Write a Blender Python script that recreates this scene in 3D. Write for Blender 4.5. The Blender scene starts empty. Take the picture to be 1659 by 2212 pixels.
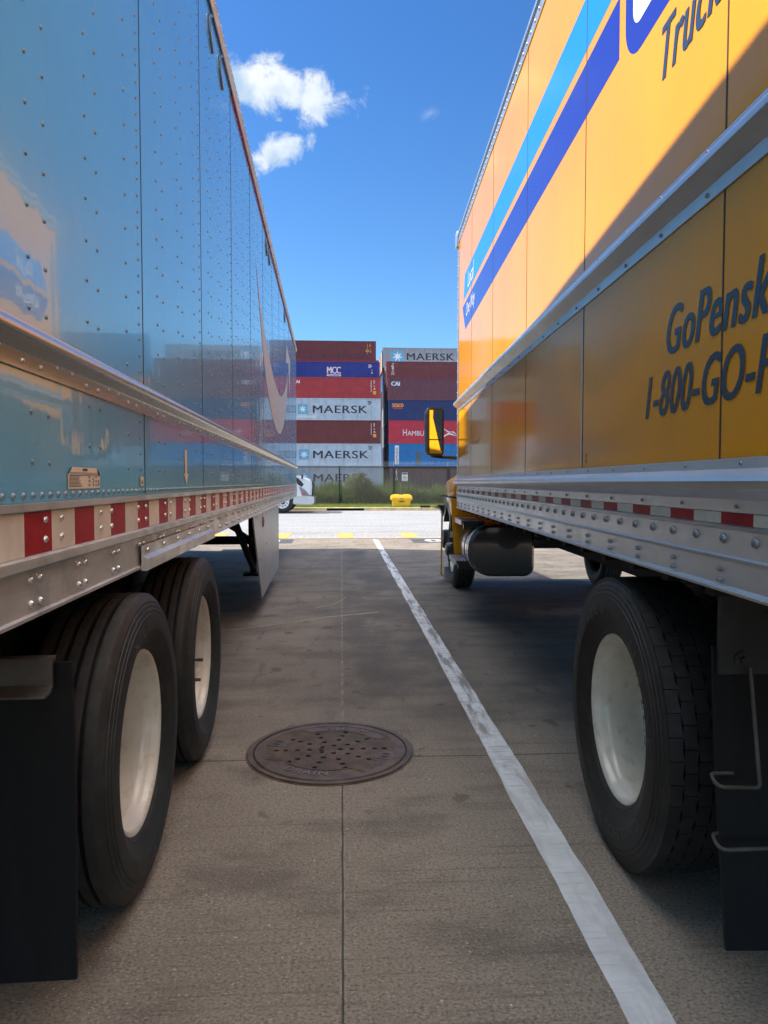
import bpy, bmesh, math, random
from mathutils import Vector, Matrix, noise
random.seed(7)
R = math.radians
scene = bpy.context.scene
C = scene.collection

# ------------------------------------------------------------------ camera
cam_d = bpy.data.cameras.new("camera")
cam = bpy.data.objects.new("camera", cam_d)
C.objects.link(cam)
cam_d.sensor_fit = 'VERTICAL'
cam_d.sensor_height = 24.0
cam_d.lens = 24.0 * 1534 / 2212
cam_d.clip_start = 0.05
cam_d.clip_end = 3000
cam.location = (0, 0, 1.41)
cam.rotation_euler = (R(90 - 2.43), 0, R(-3.41))
scene.camera = cam

# ------------------------------------------------------------------ light
SUN_EL, SUN_AZ = 46.6, 13.0            # azimuth: degrees ahead of straight left
sun_dir = Vector((-math.cos(R(SUN_EL)) * math.cos(R(SUN_AZ)), math.cos(R(SUN_EL)) * math.sin(R(SUN_AZ)), math.sin(R(SUN_EL))))
sl = bpy.data.lights.new("sun", 'SUN')
sl.energy = 3.1
sl.angle = R(0.53)
sl.color = (1.0, 0.93, 0.82)
so = bpy.data.objects.new("sun", sl)
C.objects.link(so)
so.rotation_euler = sun_dir.to_track_quat('Z', 'Y').to_euler()

scene.view_settings.view_transform = 'Standard'
scene.view_settings.look = 'None'
scene.view_settings.gamma = 1
scene.view_settings.exposure = 1.65
scene.render.engine = 'CYCLES'
cy = scene.cycles
cy.max_bounces = 10
cy.diffuse_bounces = 6
cy.glossy_bounces = 5
cy.transmission_bounces = 4
cy.use_denoising = True
cy.denoising_input_passes = 'RGB_ALBEDO_NORMAL'
cy.denoising_prefilter = 'FAST'
cy.caustics_reflective = False
cy.caustics_refractive = False
cy.sample_clamp_indirect = 8

world = bpy.data.worlds.new("World")
scene.world = world
world.use_nodes = True
wt = world.node_tree
wt.nodes.clear()


class NT:
    def __init__(s, t):
        s.t = t

    def n(s, typ, **kw):
        nd = s.t.nodes.new(typ)
        for k, v in kw.items():
            setattr(nd, k, v)
        return nd

    def put(s, sock, v):
        if isinstance(v, bpy.types.NodeSocket):
            s.t.links.new(v, sock)
        elif isinstance(v, (tuple, list)) and sock.type == 'RGBA' and len(v) == 3:
            sock.default_value = (*v, 1)
        else:
            sock.default_value = v

    def m(s, op, a, b=None, c=None, clamp=False):
        nd = s.n('ShaderNodeMath', operation=op, use_clamp=clamp)
        s.put(nd.inputs[0], a)
        if b is not None:
            s.put(nd.inputs[1], b)
        if c is not None:
            s.put(nd.inputs[2], c)
        return nd.outputs[0]

    def vm(s, op, a, b=None):
        nd = s.n('ShaderNodeVectorMath', operation=op)
        s.put(nd.inputs[0], a)
        if b is not None:
            s.put(nd.inputs[1], b)
        return nd.outputs['Value'] if op in ('DOT_PRODUCT', 'LENGTH') else nd.outputs[0]

    def noise(s, vec, scale=5, detail=4, rough=0.5, dist=0):
        nd = s.n('ShaderNodeTexNoise')
        s.put(nd.inputs['Vector'], vec)
        nd.inputs['Scale'].default_value = scale
        nd.inputs['Detail'].default_value = detail
        nd.inputs['Roughness'].default_value = rough
        nd.inputs['Distortion'].default_value = dist
        return nd.outputs['Fac']

    def ramp(s, f, lo, hi, a=0.0, b=1.0):
        nd = s.n('ShaderNodeMapRange', interpolation_type='SMOOTHSTEP')
        s.put(nd.inputs['Value'], f)
        for i, v in zip(('From Min', 'From Max', 'To Min', 'To Max'), (lo, hi, a, b)):
            s.put(nd.inputs[i], v)
        return nd.outputs['Result']

    def mix(s, f, a, b, blend='MIX'):
        nd = s.n('ShaderNodeMix', data_type='RGBA', blend_type=blend)
        s.put(nd.inputs['Factor'], f)
        s.put(nd.inputs['A'], a) if False else None
        ia = [i for i in nd.inputs if i.type == 'RGBA']
        s.put(ia[0], a)
        s.put(ia[1], b)
        return [o for o in nd.outputs if o.type == 'RGBA'][0]

    def scalev(s, v, sc):
        return s.vm('MULTIPLY', v, sc)


W = NT(wt)
sky = W.n('ShaderNodeTexSky', sky_type='NISHITA')
sky.sun_disc = False
sky.sun_elevation = R(SUN_EL)
sky.sun_rotation = R(-(90 - SUN_AZ))
sky.air_density = 1.0
sky.dust_density = 0.35
sky.ozone_density = 3.2
gen = W.n('ShaderNodeTexCoord').outputs['Generated']


def sky_dir(u, v):
    """fixed world direction of a spot in the sky (degrees right of the yard axis, degrees up)"""
    a, e = R(u), R(v)
    return Vector((math.sin(a) * math.cos(e), math.cos(a) * math.cos(e), math.sin(e)))


def cloud_mask(az, el, hw, hh, soft, seedv, scale, tilt=0.0):
    c = sky_dir(az, el)
    a = Vector((c.y, -c.x, 0)).normalized()
    b = a.cross(c)
    ct, st = math.cos(R(tilt)), math.sin(R(tilt))
    a, b = a * ct + b * st, b * ct - a * st
    dc = W.m('MAXIMUM', W.vm('DOT_PRODUCT', gen, tuple(c)), 0.05)
    u = W.m('DIVIDE', W.vm('DOT_PRODUCT', gen, tuple(a)), dc)
    v = W.m('DIVIDE', W.vm('DOT_PRODUCT', gen, tuple(b)), dc)
    uu = W.m('MULTIPLY', u, 1 / hw)
    vv = W.m('MULTIPLY', v, 1 / hh)
    rr = W.m('SQRT', W.m('ADD', W.m('MULTIPLY', uu, uu), W.m('MULTIPLY', vv, vv)))
    nz = W.noise(W.vm('ADD', gen, seedv), scale, 10, 0.64, 0.4)
    d = W.m('ADD', W.m('SUBTRACT', 1.0, rr), W.m('MULTIPLY', W.m('SUBTRACT', nz, 0.485), 2.3))
    return W.ramp(d, 0.02, soft), vv


gz = W.n('ShaderNodeSeparateXYZ')
W.put(gz.inputs[0], gen)
bg_col = W.mix(1.0, sky.outputs[0], W.mix(W.ramp(gz.outputs[2], 0.02, 0.56), (0.36, 0.52, 0.60), (0.21, 0.40, 0.59)), 'MULTIPLY')
cover = None
for args in ((-5.0, 28.2, 0.104, 0.032, 0.6, (3.1, 0.4, 0.0), 26, -9),
             (-5.3, 24.0, 0.048, 0.020, 0.7, (1.9, 2.2, 0.3), 30, 20),
             (7.0, 26.8, 0.020, 0.010, 3.2, (4.7, 1.2, 0.3), 40, 0),
             (-75, 20, 0.30, 0.07, 1.3, (6.1, 0.2, 1.3), 9, 0),
             (120, 25, 0.4, 0.12, 1.2, (2.1, 0.9, 2.3), 7, 0),
             (180, 38, 0.9, 0.40, 1.2, (5.1, 3.9, 1.3), 4, 0),
             (10, 84, 0.80, 0.75, 1.0, (8.1, 1.9, 4.3), 3, 0)):
    mk, vv = cloud_mask(*args)
    body = W.ramp(W.noise(W.vm('ADD', gen, (9.0, 2.0, 1.0)), 22, 5), 0.35, 0.65)
    fill_c = args[1] > 35  # unseen clouds overhead and behind, added extra bright as fill light
    cc = W.mix(body, (13, 12.6, 12.0) if fill_c else (1.5, 2.05, 2.65), (17, 16.2, 15.2) if fill_c else (2.8, 2.95, 3.1))
    bg_col = W.mix(mk, bg_col, cc)
bgn = W.n('ShaderNodeBackground')
W.put(bgn.inputs['Color'], bg_col)
bgn.inputs['Strength'].default_value = 0.11
wo = W.n('ShaderNodeOutputWorld')
wt.links.new(bgn.outputs[0], wo.inputs[0])


# ------------------------------------------------------------------ helpers
MATS = {}


def mat(name, col, rough=0.5, metal=0.0, coat=0.0, coat_rough=0.05, spec=0.5,
        var=0.0, var_scale=3.0, var_stretch=(1, 1, 1), bump=0.0, bump_scale=20.0, bump_stretch=(1, 1, 1),
        dirt=0.0, dirt_col=(0.09, 0.075, 0.06), dirt_scale=2.0, dirt_stretch=(1, 1, 1), rough_var=0.0, coat_bump=None):
    if name in MATS:
        return MATS[name]
    m = bpy.data.materials.new(name)
    m.use_nodes = True
    t = NT(m.node_tree)
    p = m.node_tree.nodes['Principled BSDF']
    oc = t.n('ShaderNodeTexCoord').outputs['Object']
    c = (*col, 1)
    if var > 0:
        f = t.noise(t.scalev(oc, var_stretch), var_scale, 6, 0.6)
        k = t.ramp(f, 0.3, 0.7, 1 - var, 1 + var)
        cn = t.n('ShaderNodeVectorMath', operation='SCALE')
        cn.inputs[0].default_value = col
        t.put(cn.inputs['Scale'], k)
        c = cn.outputs[0]
    if dirt > 0:
        f = t.noise(t.scalev(oc, dirt_stretch), dirt_scale, 8, 0.68)
        k = t.ramp(f, 0.48, 0.72, 0, dirt)
        c = t.mix(k, c, dirt_col)
    t.put(p.inputs['Base Color'], c)
    if rough_var > 0:
        f = t.noise(oc, 9, 5, 0.6)
        t.put(p.inputs['Roughness'], t.ramp(f, 0.3, 0.7, max(0.02, rough - rough_var), rough + rough_var))
    else:
        p.inputs['Roughness'].default_value = rough
    p.inputs['Metallic'].default_value = metal
    p.inputs['Coat Weight'].default_value = coat
    p.inputs['Coat Roughness'].default_value = coat_rough
    p.inputs['Specular IOR Level'].default_value = spec
    if bump > 0:
        f = t.noise(t.scalev(oc, bump_stretch), bump_scale, 3, 0.5)
        b = t.n('ShaderNodeBump')
        b.inputs['Strength'].default_value = 1.0
        b.inputs['Distance'].default_value = bump
        t.put(b.inputs['Height'], f)
        t.t.links.new(b.outputs[0], p.inputs['Normal'])
        if coat > 0:
            t.t.links.new(b.outputs[0], p.inputs['Coat Normal'])
    MATS[name] = m
    return m


OFFS = {}


def thing(name, label, cat, base=(0, 0, 0), frame=0.0, group=None, kind=None):
    """Empty at a thing's base; children are modelled in the frame's own axes (rotated about the yard origin)"""
    o = bpy.data.objects.new(name, None)
    C.objects.link(o)
    o.empty_display_size = 0.2
    b = Vector(base)
    o.location = Matrix.Rotation(R(frame), 3, 'Z') @ b
    o.rotation_euler = (0, 0, R(frame))
    o['label'] = label
    o['category'] = cat
    if group:
        o['group'] = group
    if kind:
        o['kind'] = kind
    OFFS[o.name] = b
    return o


def sub_empty(name, parent, loc, rz=0.0):
    """a part that only carries sub-parts; modelled round its own centre"""
    o = bpy.data.objects.new(name, None)
    C.objects.link(o)
    o.parent = parent
    o.location = Vector(loc) - OFFS[parent.name]
    o.rotation_euler = (0, 0, rz)
    OFFS[o.name] = Vector((0, 0, 0))
    return o


def obj(name, bm, m, parent=None, smooth=35, kind=None, label=None):
    me = bpy.data.meshes.new(name)
    if parent is not None:
        b = OFFS[parent.name]
        if b.length > 0:
            bmesh.ops.translate(bm, verts=bm.verts, vec=-b)
    bm.to_mesh(me)
    bm.free()
    for mm in (m if isinstance(m, (list, tuple)) else [m]):
        me.materials.append(mm)
    if smooth:
        for p in me.polygons:
            p.use_smooth = True
        me.set_sharp_from_angle(angle=R(smooth))
    o = bpy.data.objects.new(name, me)
    C.objects.link(o)
    if parent is not None:
        o.parent = parent
        OFFS[o.name] = OFFS[parent.name]
    else:
        OFFS[o.name] = Vector((0, 0, 0))
    if kind:
        o['kind'] = kind
    if label:
        o['label'] = label
    return o


def tag(o, label, cat, group=None, kind=None):
    o['label'] = label
    o['category'] = cat
    if group:
        o['group'] = group
    if kind:
        o['kind'] = kind
    return o


def dup(o, parent=None):
    c = o.copy()
    C.objects.link(c)
    if parent is not None:
        c.parent = parent
    OFFS[c.name] = OFFS.get(o.name, Vector((0, 0, 0)))
    for ch in list(o.children):
        dup(ch, c)
    return c


def B():
    return bmesh.new()


def face(bm, pts, mi=0):
    try:
        f = bm.faces.new([bm.verts.new(p) for p in pts])
        f.material_index = mi
        return f
    except ValueError:
        return None


def box(bm, x0, x1, y0, y1, z0, z1, mi=0, bev=0.0):
    r = bmesh.ops.create_cube(bm, size=1)
    vs = r['verts']
    for v in vs:
        v.co = Vector(((x0 + x1) / 2 + v.co.x * (x1 - x0), (y0 + y1) / 2 + v.co.y * (y1 - y0), (z0 + z1) / 2 + v.co.z * (z1 - z0)))
    fs = {f for v in vs for f in v.link_faces}
    for f in fs:
        f.material_index = mi
    if bev > 0:
        es = list({e for f in fs for e in f.edges})
        rr = bmesh.ops.bevel(bm, geom=es, offset=bev, segments=2, affect='EDGES', profile=0.5)
        for f in rr['faces']:
            f.material_index = mi


def sweep(bm, prof, y0, y1, closed=True, mi=0, axis='y', caps=True):
    """extrude a (a,z) outline along y (a = x) or along x (a = y)"""
    def P(a, z, t):
        return (a, t, z) if axis == 'y' else (t, a, z)
    A = [bm.verts.new(P(a, z, y0)) for a, z in prof]
    D = [bm.verts.new(P(a, z, y1)) for a, z in prof]
    n = len(prof)
    for i in range(n if closed else n - 1):
        j = (i + 1) % n
        f = bm.faces.new((A[i], A[j], D[j], D[i]))
        f.material_index = mi
    if closed and caps:
        for L in (A, D[::-1]):
            f = bm.faces.new(L)
            f.material_index = mi


def rod(bm, p0, p1, r0, r1=None, seg=10, mi=0, caps=True):
    r1 = r0 if r1 is None else r1
    p0, p1 = Vector(p0), Vector(p1)
    d = (p1 - p0)
    if d.length < 1e-6:
        return
    q = d.to_track_quat('Z', 'Y')
    a = [bm.verts.new(p0 + q @ Vector((math.cos(t) * r0, math.sin(t) * r0, 0))) for t in [2 * math.pi * i / seg for i in range(seg)]]
    b = [bm.verts.new(p1 + q @ Vector((math.cos(t) * r1, math.sin(t) * r1, 0))) for t in [2 * math.pi * i / seg for i in range(seg)]]
    for i in range(seg):
        f = bm.faces.new((a[i], a[(i + 1) % seg], b[(i + 1) % seg], b[i]))
        f.material_index = mi
    if caps:
        for L in (a[::-1], b):
            f = bm.faces.new(L)
            f.material_index = mi


def tube(bm, pts, r, seg=8, mi=0):
    pts = [Vector(p) for p in pts]
    rings = []
    for i, p in enumerate(pts):
        d = (pts[min(i + 1, len(pts) - 1)] - pts[max(i - 1, 0)]).normalized()
        q = d.to_track_quat('Z', 'Y')
        rings.append([bm.verts.new(p + q @ Vector((math.cos(2 * math.pi * k / seg) * r, math.sin(2 * math.pi * k / seg) * r, 0))) for k in range(seg)])
    for a, b in zip(rings, rings[1:]):
        # match ring starts
        best = min(range(seg), key=lambda s: (a[0].co - b[s].co).length)
        for k in range(seg):
            f = bm.faces.new((a[k], a[(k + 1) % seg], b[(k + 1 + best) % seg], b[(k + best) % seg]))
            f.material_index = mi
    bm.faces.new(rings[0][::-1]).material_index = mi
    bm.faces.new(rings[-1]).material_index = mi


def arc_pts(pts, rad, n=5):
    """round the corners of a polyline"""
    pts = [Vector(p) for p in pts]
    out = [pts[0]]
    for i in range(1, len(pts) - 1):
        a, b, c = pts[i - 1], pts[i], pts[i + 1]
        da, dc = (a - b).normalized(), (c - b).normalized()
        for k in range(n + 1):
            t = k / n
            out.append((b + da * rad) * (1 - t) ** 2 + b * 2 * t * (1 - t) + (b + dc * rad) * t * t)
    out.append(pts[-1])
    return out


def lathe(bm, prof, seg=64, mi=0, center=(0, 0, 0), closed=False):
    """profile of (x, r) spun about the x axis"""
    cx, cyy, cz = center
    rings = []
    for k in range(seg):
        t = 2 * math.pi * k / seg
        rings.append([bm.verts.new((cx + x, cyy + r * math.sin(t), cz + r * math.cos(t))) for x, r in prof])
    n = len(prof)
    for k in range(seg):
        a, b = rings[k], rings[(k + 1) % seg]
        for i in range(n if closed else n - 1):
            j = (i + 1) % n
            f = bm.faces.new((a[i], a[j], b[j], b[i]))
            f.material_index = mi


def dome(bm, c, nx, r, h, mi=0, seg=8, ny=0.0):
    """rivet head on a face whose normal is the x axis (nx = +-1)"""
    c = Vector(c)
    prev = None
    for k, (rr, hh) in enumerate(((r, 0), (r * 0.96, h * 0.35), (r * 0.62, h * 0.82))):
        ring = [bm.verts.new((c.x + nx * hh, c.y + rr * math.cos(2 * math.pi * i / seg), c.z + rr * math.sin(2 * math.pi * i / seg))) for i in range(seg)]
        if prev:
            for i in range(seg):
                f = bm.faces.new((prev[i], prev[(i + 1) % seg], ring[(i + 1) % seg], ring[i]))
                f.material_index = mi
        prev = ring
    top = bm.verts.new((c.x + nx * h, c.y, c.z))
    for i in range(seg):
        f = bm.faces.new((prev[i], prev[(i + 1) % seg], top))
        f.material_index = mi


def solid_poly(bm, pts, thick, mi=0):
    """polygon with real thickness: pts are 3-D, thick is a vector"""
    t = Vector(thick)
    a = [bm.verts.new(p) for p in pts]
    b = [bm.verts.new(Vector(p) + t) for p in pts]
    n = len(pts)
    fs = [bm.faces.new(a), bm.faces.new(b[::-1])]
    for i in range(n):
        fs.append(bm.faces.new((a[i], b[i], b[(i + 1) % n], a[(i + 1) % n])))
    for f in fs:
        f.material_index = mi


def raw_mesh(name, vs, fs, m, kind=None, parent=None):
    me = bpy.data.meshes.new(name)
    if parent is not None:
        b = OFFS[parent.name]
        vs = [(x - b.x, y - b.y, z - b.z) for x, y, z in vs]
    me.from_pydata(vs, [], fs)
    for mm in (m if isinstance(m, (list, tuple)) else [m]):
        me.materials.append(mm)
    o = bpy.data.objects.new(name, me)
    C.objects.link(o)
    if parent is not None:
        o.parent = parent
    if kind:
        o['kind'] = kind
    return o


TXT = {}


def text_geo(s, bold=0.0, shear=0.0, space=1.0):
    key = (s, bold, shear, space)
    if key not in TXT:
        cu = bpy.data.curves.new("txt", 'FONT')
        cu.body = s
        cu.size = 1
        cu.shear = shear
        cu.offset = bold
        cu.space_character = space
        cu.resolution_u = 4
        o = bpy.data.objects.new("txt", cu)
        C.objects.link(o)
        dg = bpy.context.evaluated_depsgraph_get()
        me = bpy.data.meshes.new_from_object(o.evaluated_get(dg))
        vs = [(v.co.x, v.co.y) for v in me.vertices]
        fs = [tuple(p.vertices) for p in me.polygons]
        bpy.data.objects.remove(o)
        bpy.data.curves.remove(cu)
        bpy.data.meshes.remove(me)
        TXT[key] = (vs, fs)
    return TXT[key]


def text(bm, s, u0, u1, v0, v1, fn, mi=0, bold=0.0, shear=0.0, space=1.0, ref=None):
    """letters fitted into the box u0..u1 x v0..v1; fn(u, v) gives the 3-D point. ref: the box is that of this shorter string"""
    vs, fs = text_geo(s, 0.0, shear, space)
    rv = text_geo(ref, 0.0, shear, space)[0] if ref else vs
    xa, xb = min(p[0] for p in rv), max(p[0] for p in rv)
    ya, yb = min(p[1] for p in rv), max(p[1] for p in rv)
    for d, sh_ in (((0, -bold), (1, 0.0), (2, bold)) if bold > 0.012 else ((0, 0.0),)):
        nv = [bm.verts.new(fn(u0 + (x + sh_ - xa + bold) / (xb - xa + 2 * bold) * (u1 - u0), v0 + (y - ya) / (yb - ya) * (v1 - v0), d)) for x, y in vs]
        for f in fs:
            try:
                bm.faces.new([nv[i] for i in f]).material_index = mi
            except ValueError:
                pass


# ------------------------------------------------------------------ materials
ALU = mat("brushed_aluminium", (0.60, 0.57, 0.52), 0.38, 0.5, var=0.18, var_scale=3, var_stretch=(1, 0.35, 3), bump=0.0004, bump_scale=5,
          bump_stretch=(1, 1, 4), dirt=0.45, dirt_col=(0.22, 0.20, 0.17), dirt_scale=5, rough_var=0.08)
ALU2 = mat("weathered_aluminium", (0.60, 0.62, 0.64), 0.32, 0.72, var=0.07, var_scale=2.5, var_stretch=(1, 0.6, 3), bump=0.00025, bump_scale=4,
           dirt=0.10, dirt_col=(0.20, 0.21, 0.22), dirt_scale=6, dirt_stretch=(1, 1.5, 0.6), rough_var=0.04)
RIVET = mat("rivet_metal", (0.62, 0.60, 0.57), 0.32, 0.85)
PRIVET = mat("painted_rivet", (0.22, 0.29, 0.34), 0.4, 0.45)
RIVET_DARK = mat("dull_rivet", (0.30, 0.31, 0.33), 0.4, 0.8)
SKIN = mat("blue_trailer_paint", (0.14, 0.45, 0.69), 0.18, 0.0, coat=0.6, coat_rough=0.02, spec=0.5, var=0.05, var_scale=1.2, bump=0.0015,
           bump_scale=1.9, bump_stretch=(1, 1.9, 0.5), dirt=0.14, dirt_col=(0.26, 0.36, 0.40), dirt_scale=3, dirt_stretch=(1, 4, 0.3))
SEAM = mat("dark_seam", (0.015, 0.018, 0.02), 0.7)
YEL = mat("yellow_truck_paint", (0.80, 0.315, 0.010), 0.09, 0.0, spec=0.19, var=0.05, var_scale=1.5, bump=0.0005, bump_scale=3,
          dirt=0.14, dirt_col=(0.42, 0.24, 0.07), dirt_scale=3, dirt_stretch=(1, 3, 0.4))
CABY = mat("yellow_cab_paint", (0.84, 0.36, 0.012), 0.2, 0.0, spec=0.2)
RUB = mat("tyre_rubber", (0.013, 0.0125, 0.012), 0.6, var=0.25, var_scale=6, bump=0.0008, bump_scale=60, dirt=0.75, dirt_col=(0.034, 0.030, 0.026), dirt_scale=12)
TREAD = mat("dusty_tread", (0.030, 0.0275, 0.025), 0.8, var=0.3, var_scale=14, dirt=0.6, dirt_col=(0.054, 0.047, 0.040), dirt_scale=10, bump=0.0008, bump_scale=70)
RUBL = mat("tyre_lettering", (0.075, 0.072, 0.069), 0.6)
FLAP = mat("black_mudflap", (0.006, 0.006, 0.0065), 0.6, spec=0.2, bump=0.001, bump_scale=14, dirt=0.3, dirt_col=(0.016, 0.016, 0.017), dirt_scale=5, dirt_stretch=(4, 4, 0.4))
DARK = mat("chassis_black", (0.009, 0.009, 0.0095), 0.65, spec=0.25, var=0.3, var_scale=8)
DSTEEL = mat("dusty_steel", (0.085, 0.075, 0.065), 0.55, 0.35, var=0.35, var_scale=7, dirt=0.6, dirt_col=(0.11, 0.08, 0.05), dirt_scale=6)
WHEEL = mat("white_wheel_paint", (0.66, 0.61, 0.52), 0.28, coat=0.3, dirt=0.4, dirt_col=(0.34, 0.26, 0.18), dirt_scale=16, dirt_stretch=(1.6, 1, 1), var=0.08)
REDT = mat("red_reflective_tape", (0.36, 0.014, 0.02), 0.4, spec=0.1, var=0.12, var_scale=10)
WHT = mat("white_reflective_tape", (0.74, 0.66, 0.56), 0.45, spec=0.1, var=0.1, var_scale=8, bump=0.0003, bump_scale=160)
PAPER = mat("cream_sticker", (0.82, 0.70, 0.56), 0.5, var=0.06, var_scale=20)
INK = mat("sticker_ink", (0.06, 0.045, 0.035), 0.6)
SWOOSH = mat("grey_beige_vinyl", (0.56, 0.50, 0.46), 0.5, spec=0.15)
NAVY = mat("navy_lettering", (0.035, 0.05, 0.085), 0.16, spec=0.4)
LBLUE = mat("light_blue_vinyl", (0.02, 0.25, 0.80), 0.16, spec=0.4)
DBLUE = mat("dark_blue_vinyl", (0.020, 0.030, 0.30), 0.16, spec=0.4)
WVIN = mat("white_vinyl", (0.85, 0.85, 0.84), 0.16, spec=0.4)
CHROME = mat("chrome", (0.75, 0.76, 0.78), 0.12, 1.0)
GLASSB = mat("dark_glass", (0.01, 0.012, 0.014), 0.05, coat=1.0)
MIRR = mat("mirror_glass", (0.85, 0.86, 0.87), 0.02, 1.0)
BPLAS = mat("black_plastic", (0.018, 0.018, 0.019), 0.38, coat=0.2)
ROADY = mat("yellow_road_paint", (0.50, 0.29, 0.075), 0.7, var=0.18, var_scale=6, dirt=0.6, dirt_col=(0.36, 0.33, 0.28), dirt_scale=9)

# ------------------------------------------------------------------ the setting: ground


def jnoise(t, oc, Y):
    return t.m('ADD', Y, t.m('MULTIPLY', t.m('SUBTRACT', t.noise(oc, 1.2, 4), 0.5), 0.05))


def concrete_nodes(t, oc):
    big = t.noise(oc, 0.55, 5, 0.6)
    mid = t.noise(t.scalev(oc, (0.9, 1.6, 1)), 1.7, 7, 0.65)
    fine = t.noise(t.scalev(oc, (0.8, 1.1, 1)), 115, 3, 0.7)
    tine = t.noise(t.scalev(oc, (0.55, 64, 1)), 1.0, 2, 0.5)
    tine2 = t.noise(t.scalev(oc, (0.35, 27, 1)), 1.0, 3, 0.6)
    fleck = t.noise(t.scalev(oc, (52, 80, 1)), 1.0, 6, 0.75)
    patch = t.ramp(t.noise(t.scalev(oc, (1.2, 2.5, 1)), 1.3, 4, 0.6), 0.38, 0.66, 0.0, 1)
    c = t.mix(t.ramp(big, 0.3, 0.7), (0.215, 0.178, 0.138), (0.295, 0.250, 0.200))
    c = t.mix(t.ramp(mid, 0.47, 0.68, 0, 0.66), c, (0.10, 0.083, 0.067))
    c = t.mix(t.ramp(fleck, 0.34, 0.52, 0.55, 0), c, (0.115, 0.095, 0.076))
    c = t.mix(t.ramp(fleck, 0.58, 0.72, 0, 0.5), c, (0.46, 0.41, 0.345))
    c = t.mix(t.ramp(fine, 0.34, 0.50, 0.85, 0), c, (0.075, 0.062, 0.049))
    c = t.mix(t.ramp(fine, 0.57, 0.68, 0, 0.6), c, (0.48, 0.43, 0.37))
    c = t.mix(t.m('MULTIPLY', t.ramp(tine, 0.56, 0.66, 0, 0.5), patch), c, (0.075, 0.062, 0.05))
    c = t.mix(t.m('MULTIPLY', t.ramp(tine2, 0.66, 0.72, 0, 0.6), patch), c, (0.075, 0.062, 0.05))
    speck = t.noise(t.scalev(oc, (0.7, 1, 1)), 46, 2, 0.5)
    c = t.mix(t.ramp(speck, 0.735, 0.765, 0, 0.8), c, (0.52, 0.48, 0.43))
    # tyre-dark lane and dirty slab, with shade between the trucks put into the colour
    sp = t.n('ShaderNodeSeparateXYZ')
    t.put(sp.inputs[0], oc)
    X, Y = sp.outputs[0], sp.outputs[1]
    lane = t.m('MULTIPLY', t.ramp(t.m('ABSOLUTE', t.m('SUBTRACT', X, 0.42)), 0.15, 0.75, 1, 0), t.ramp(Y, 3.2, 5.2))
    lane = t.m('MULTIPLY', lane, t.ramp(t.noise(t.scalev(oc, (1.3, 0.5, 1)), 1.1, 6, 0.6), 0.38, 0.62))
    lane = t.m('MULTIPLY', lane, t.ramp(Y, 13.8, 15.6, 1, 0))  # dark tone stops where the sunlit strip begins
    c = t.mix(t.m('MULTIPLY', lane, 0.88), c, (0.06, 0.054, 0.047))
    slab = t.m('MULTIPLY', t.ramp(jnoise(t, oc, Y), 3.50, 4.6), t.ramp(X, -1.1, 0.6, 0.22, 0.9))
    slab = t.m('MULTIPLY', slab, t.ramp(Y, 13.0, 15.4, 1, 0.15))  # slab dirt also carries painted shade, faded towards the sunlit strip
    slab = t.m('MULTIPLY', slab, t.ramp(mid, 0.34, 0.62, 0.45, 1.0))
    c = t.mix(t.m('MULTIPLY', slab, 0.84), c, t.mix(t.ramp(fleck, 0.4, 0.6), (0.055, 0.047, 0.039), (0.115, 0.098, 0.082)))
    drip = t.ramp(t.noise(oc, 4.6, 2, 0.5), 0.665, 0.70, 0, 0.6)
    drip = t.m('MULTIPLY', drip, t.ramp(Y, 2.4, 3.4, 0.25, 1))
    c = t.mix(drip, c, (0.052, 0.044, 0.037))
    scuff = t.noise(t.vm('ADD', t.scalev(oc, (3.2, 0.22, 1)), t.scalev(t.vm('MULTIPLY', oc, (0.0, 0.5, 0)), (1, 1, 1))), 2.2, 5, 0.65)
    c = t.mix(t.m('MULTIPLY', t.ramp(scuff, 0.57, 0.68, 0, 0.45), t.ramp(Y, 3.0, 5.0)), c, (0.06, 0.053, 0.047))
    # slab joints
    jx = t.ramp(t.m('ABSOLUTE', t.m('ADD', X, t.m('MULTIPLY', t.m('SUBTRACT', t.noise(oc, 6, 3), 0.5), 0.006))), 0.0018, 0.0042, 1, 0)
    jyy = t.m('ADD', Y, t.m('MULTIPLY', t.m('SUBTRACT', t.noise(oc, 1.2, 4), 0.5), 0.05))
    jy = t.ramp(t.m('ABSOLUTE', t.m('SUBTRACT', jyy, 3.575)), 0.0025, 0.0075, 1, 0)
    edge = t.ramp(t.m('ABSOLUTE', X), 0.004, 0.013, 0.7, 0)
    c = t.mix(t.m('MULTIPLY', edge, t.ramp(t.noise(oc, 9, 3), 0.45, 0.6)), c, (0.33, 0.29, 0.24))
    j = t.m('MAXIMUM', jx, jy)
    jc = t.mix(t.m('MULTIPLY', t.ramp(Y, 4.05, 4.15), t.m('SUBTRACT', 1.0, jy)), (0.045, 0.04, 0.034), (0.23, 0.20, 0.165))
    c = t.mix(t.m('MULTIPLY', j, 0.85), c, jc)
    h = t.m('ADD', t.m('MULTIPLY', tine, -0.8), t.m('ADD', t.m('MULTIPLY', fleck, 0.6), t.m('MULTIPLY', fine, 0.5)))
    h = t.m('SUBTRACT', h, t.m('MULTIPLY', j, 1.5))
    return c, h


def ground_mat():
    m = bpy.data.materials.new("tined_concrete")
    m.use_nodes = True
    t = NT(m.node_tree)
    p = m.node_tree.nodes['Principled BSDF']
    oc = t.n('ShaderNodeTexCoord').outputs['Object']
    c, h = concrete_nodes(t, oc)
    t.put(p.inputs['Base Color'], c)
    p.inputs['Roughness'].default_value = 0.72
    p.inputs['Specular IOR Level'].default_value = 0.35
    b = t.n('ShaderNodeBump')
    b.inputs['Distance'].default_value = 0.004
    b.inputs['Strength'].default_value = 0.8
    t.put(b.inputs['Height'], h)
    t.t.links.new(b.outputs[0], p.inputs['Normal'])
    return m


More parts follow.
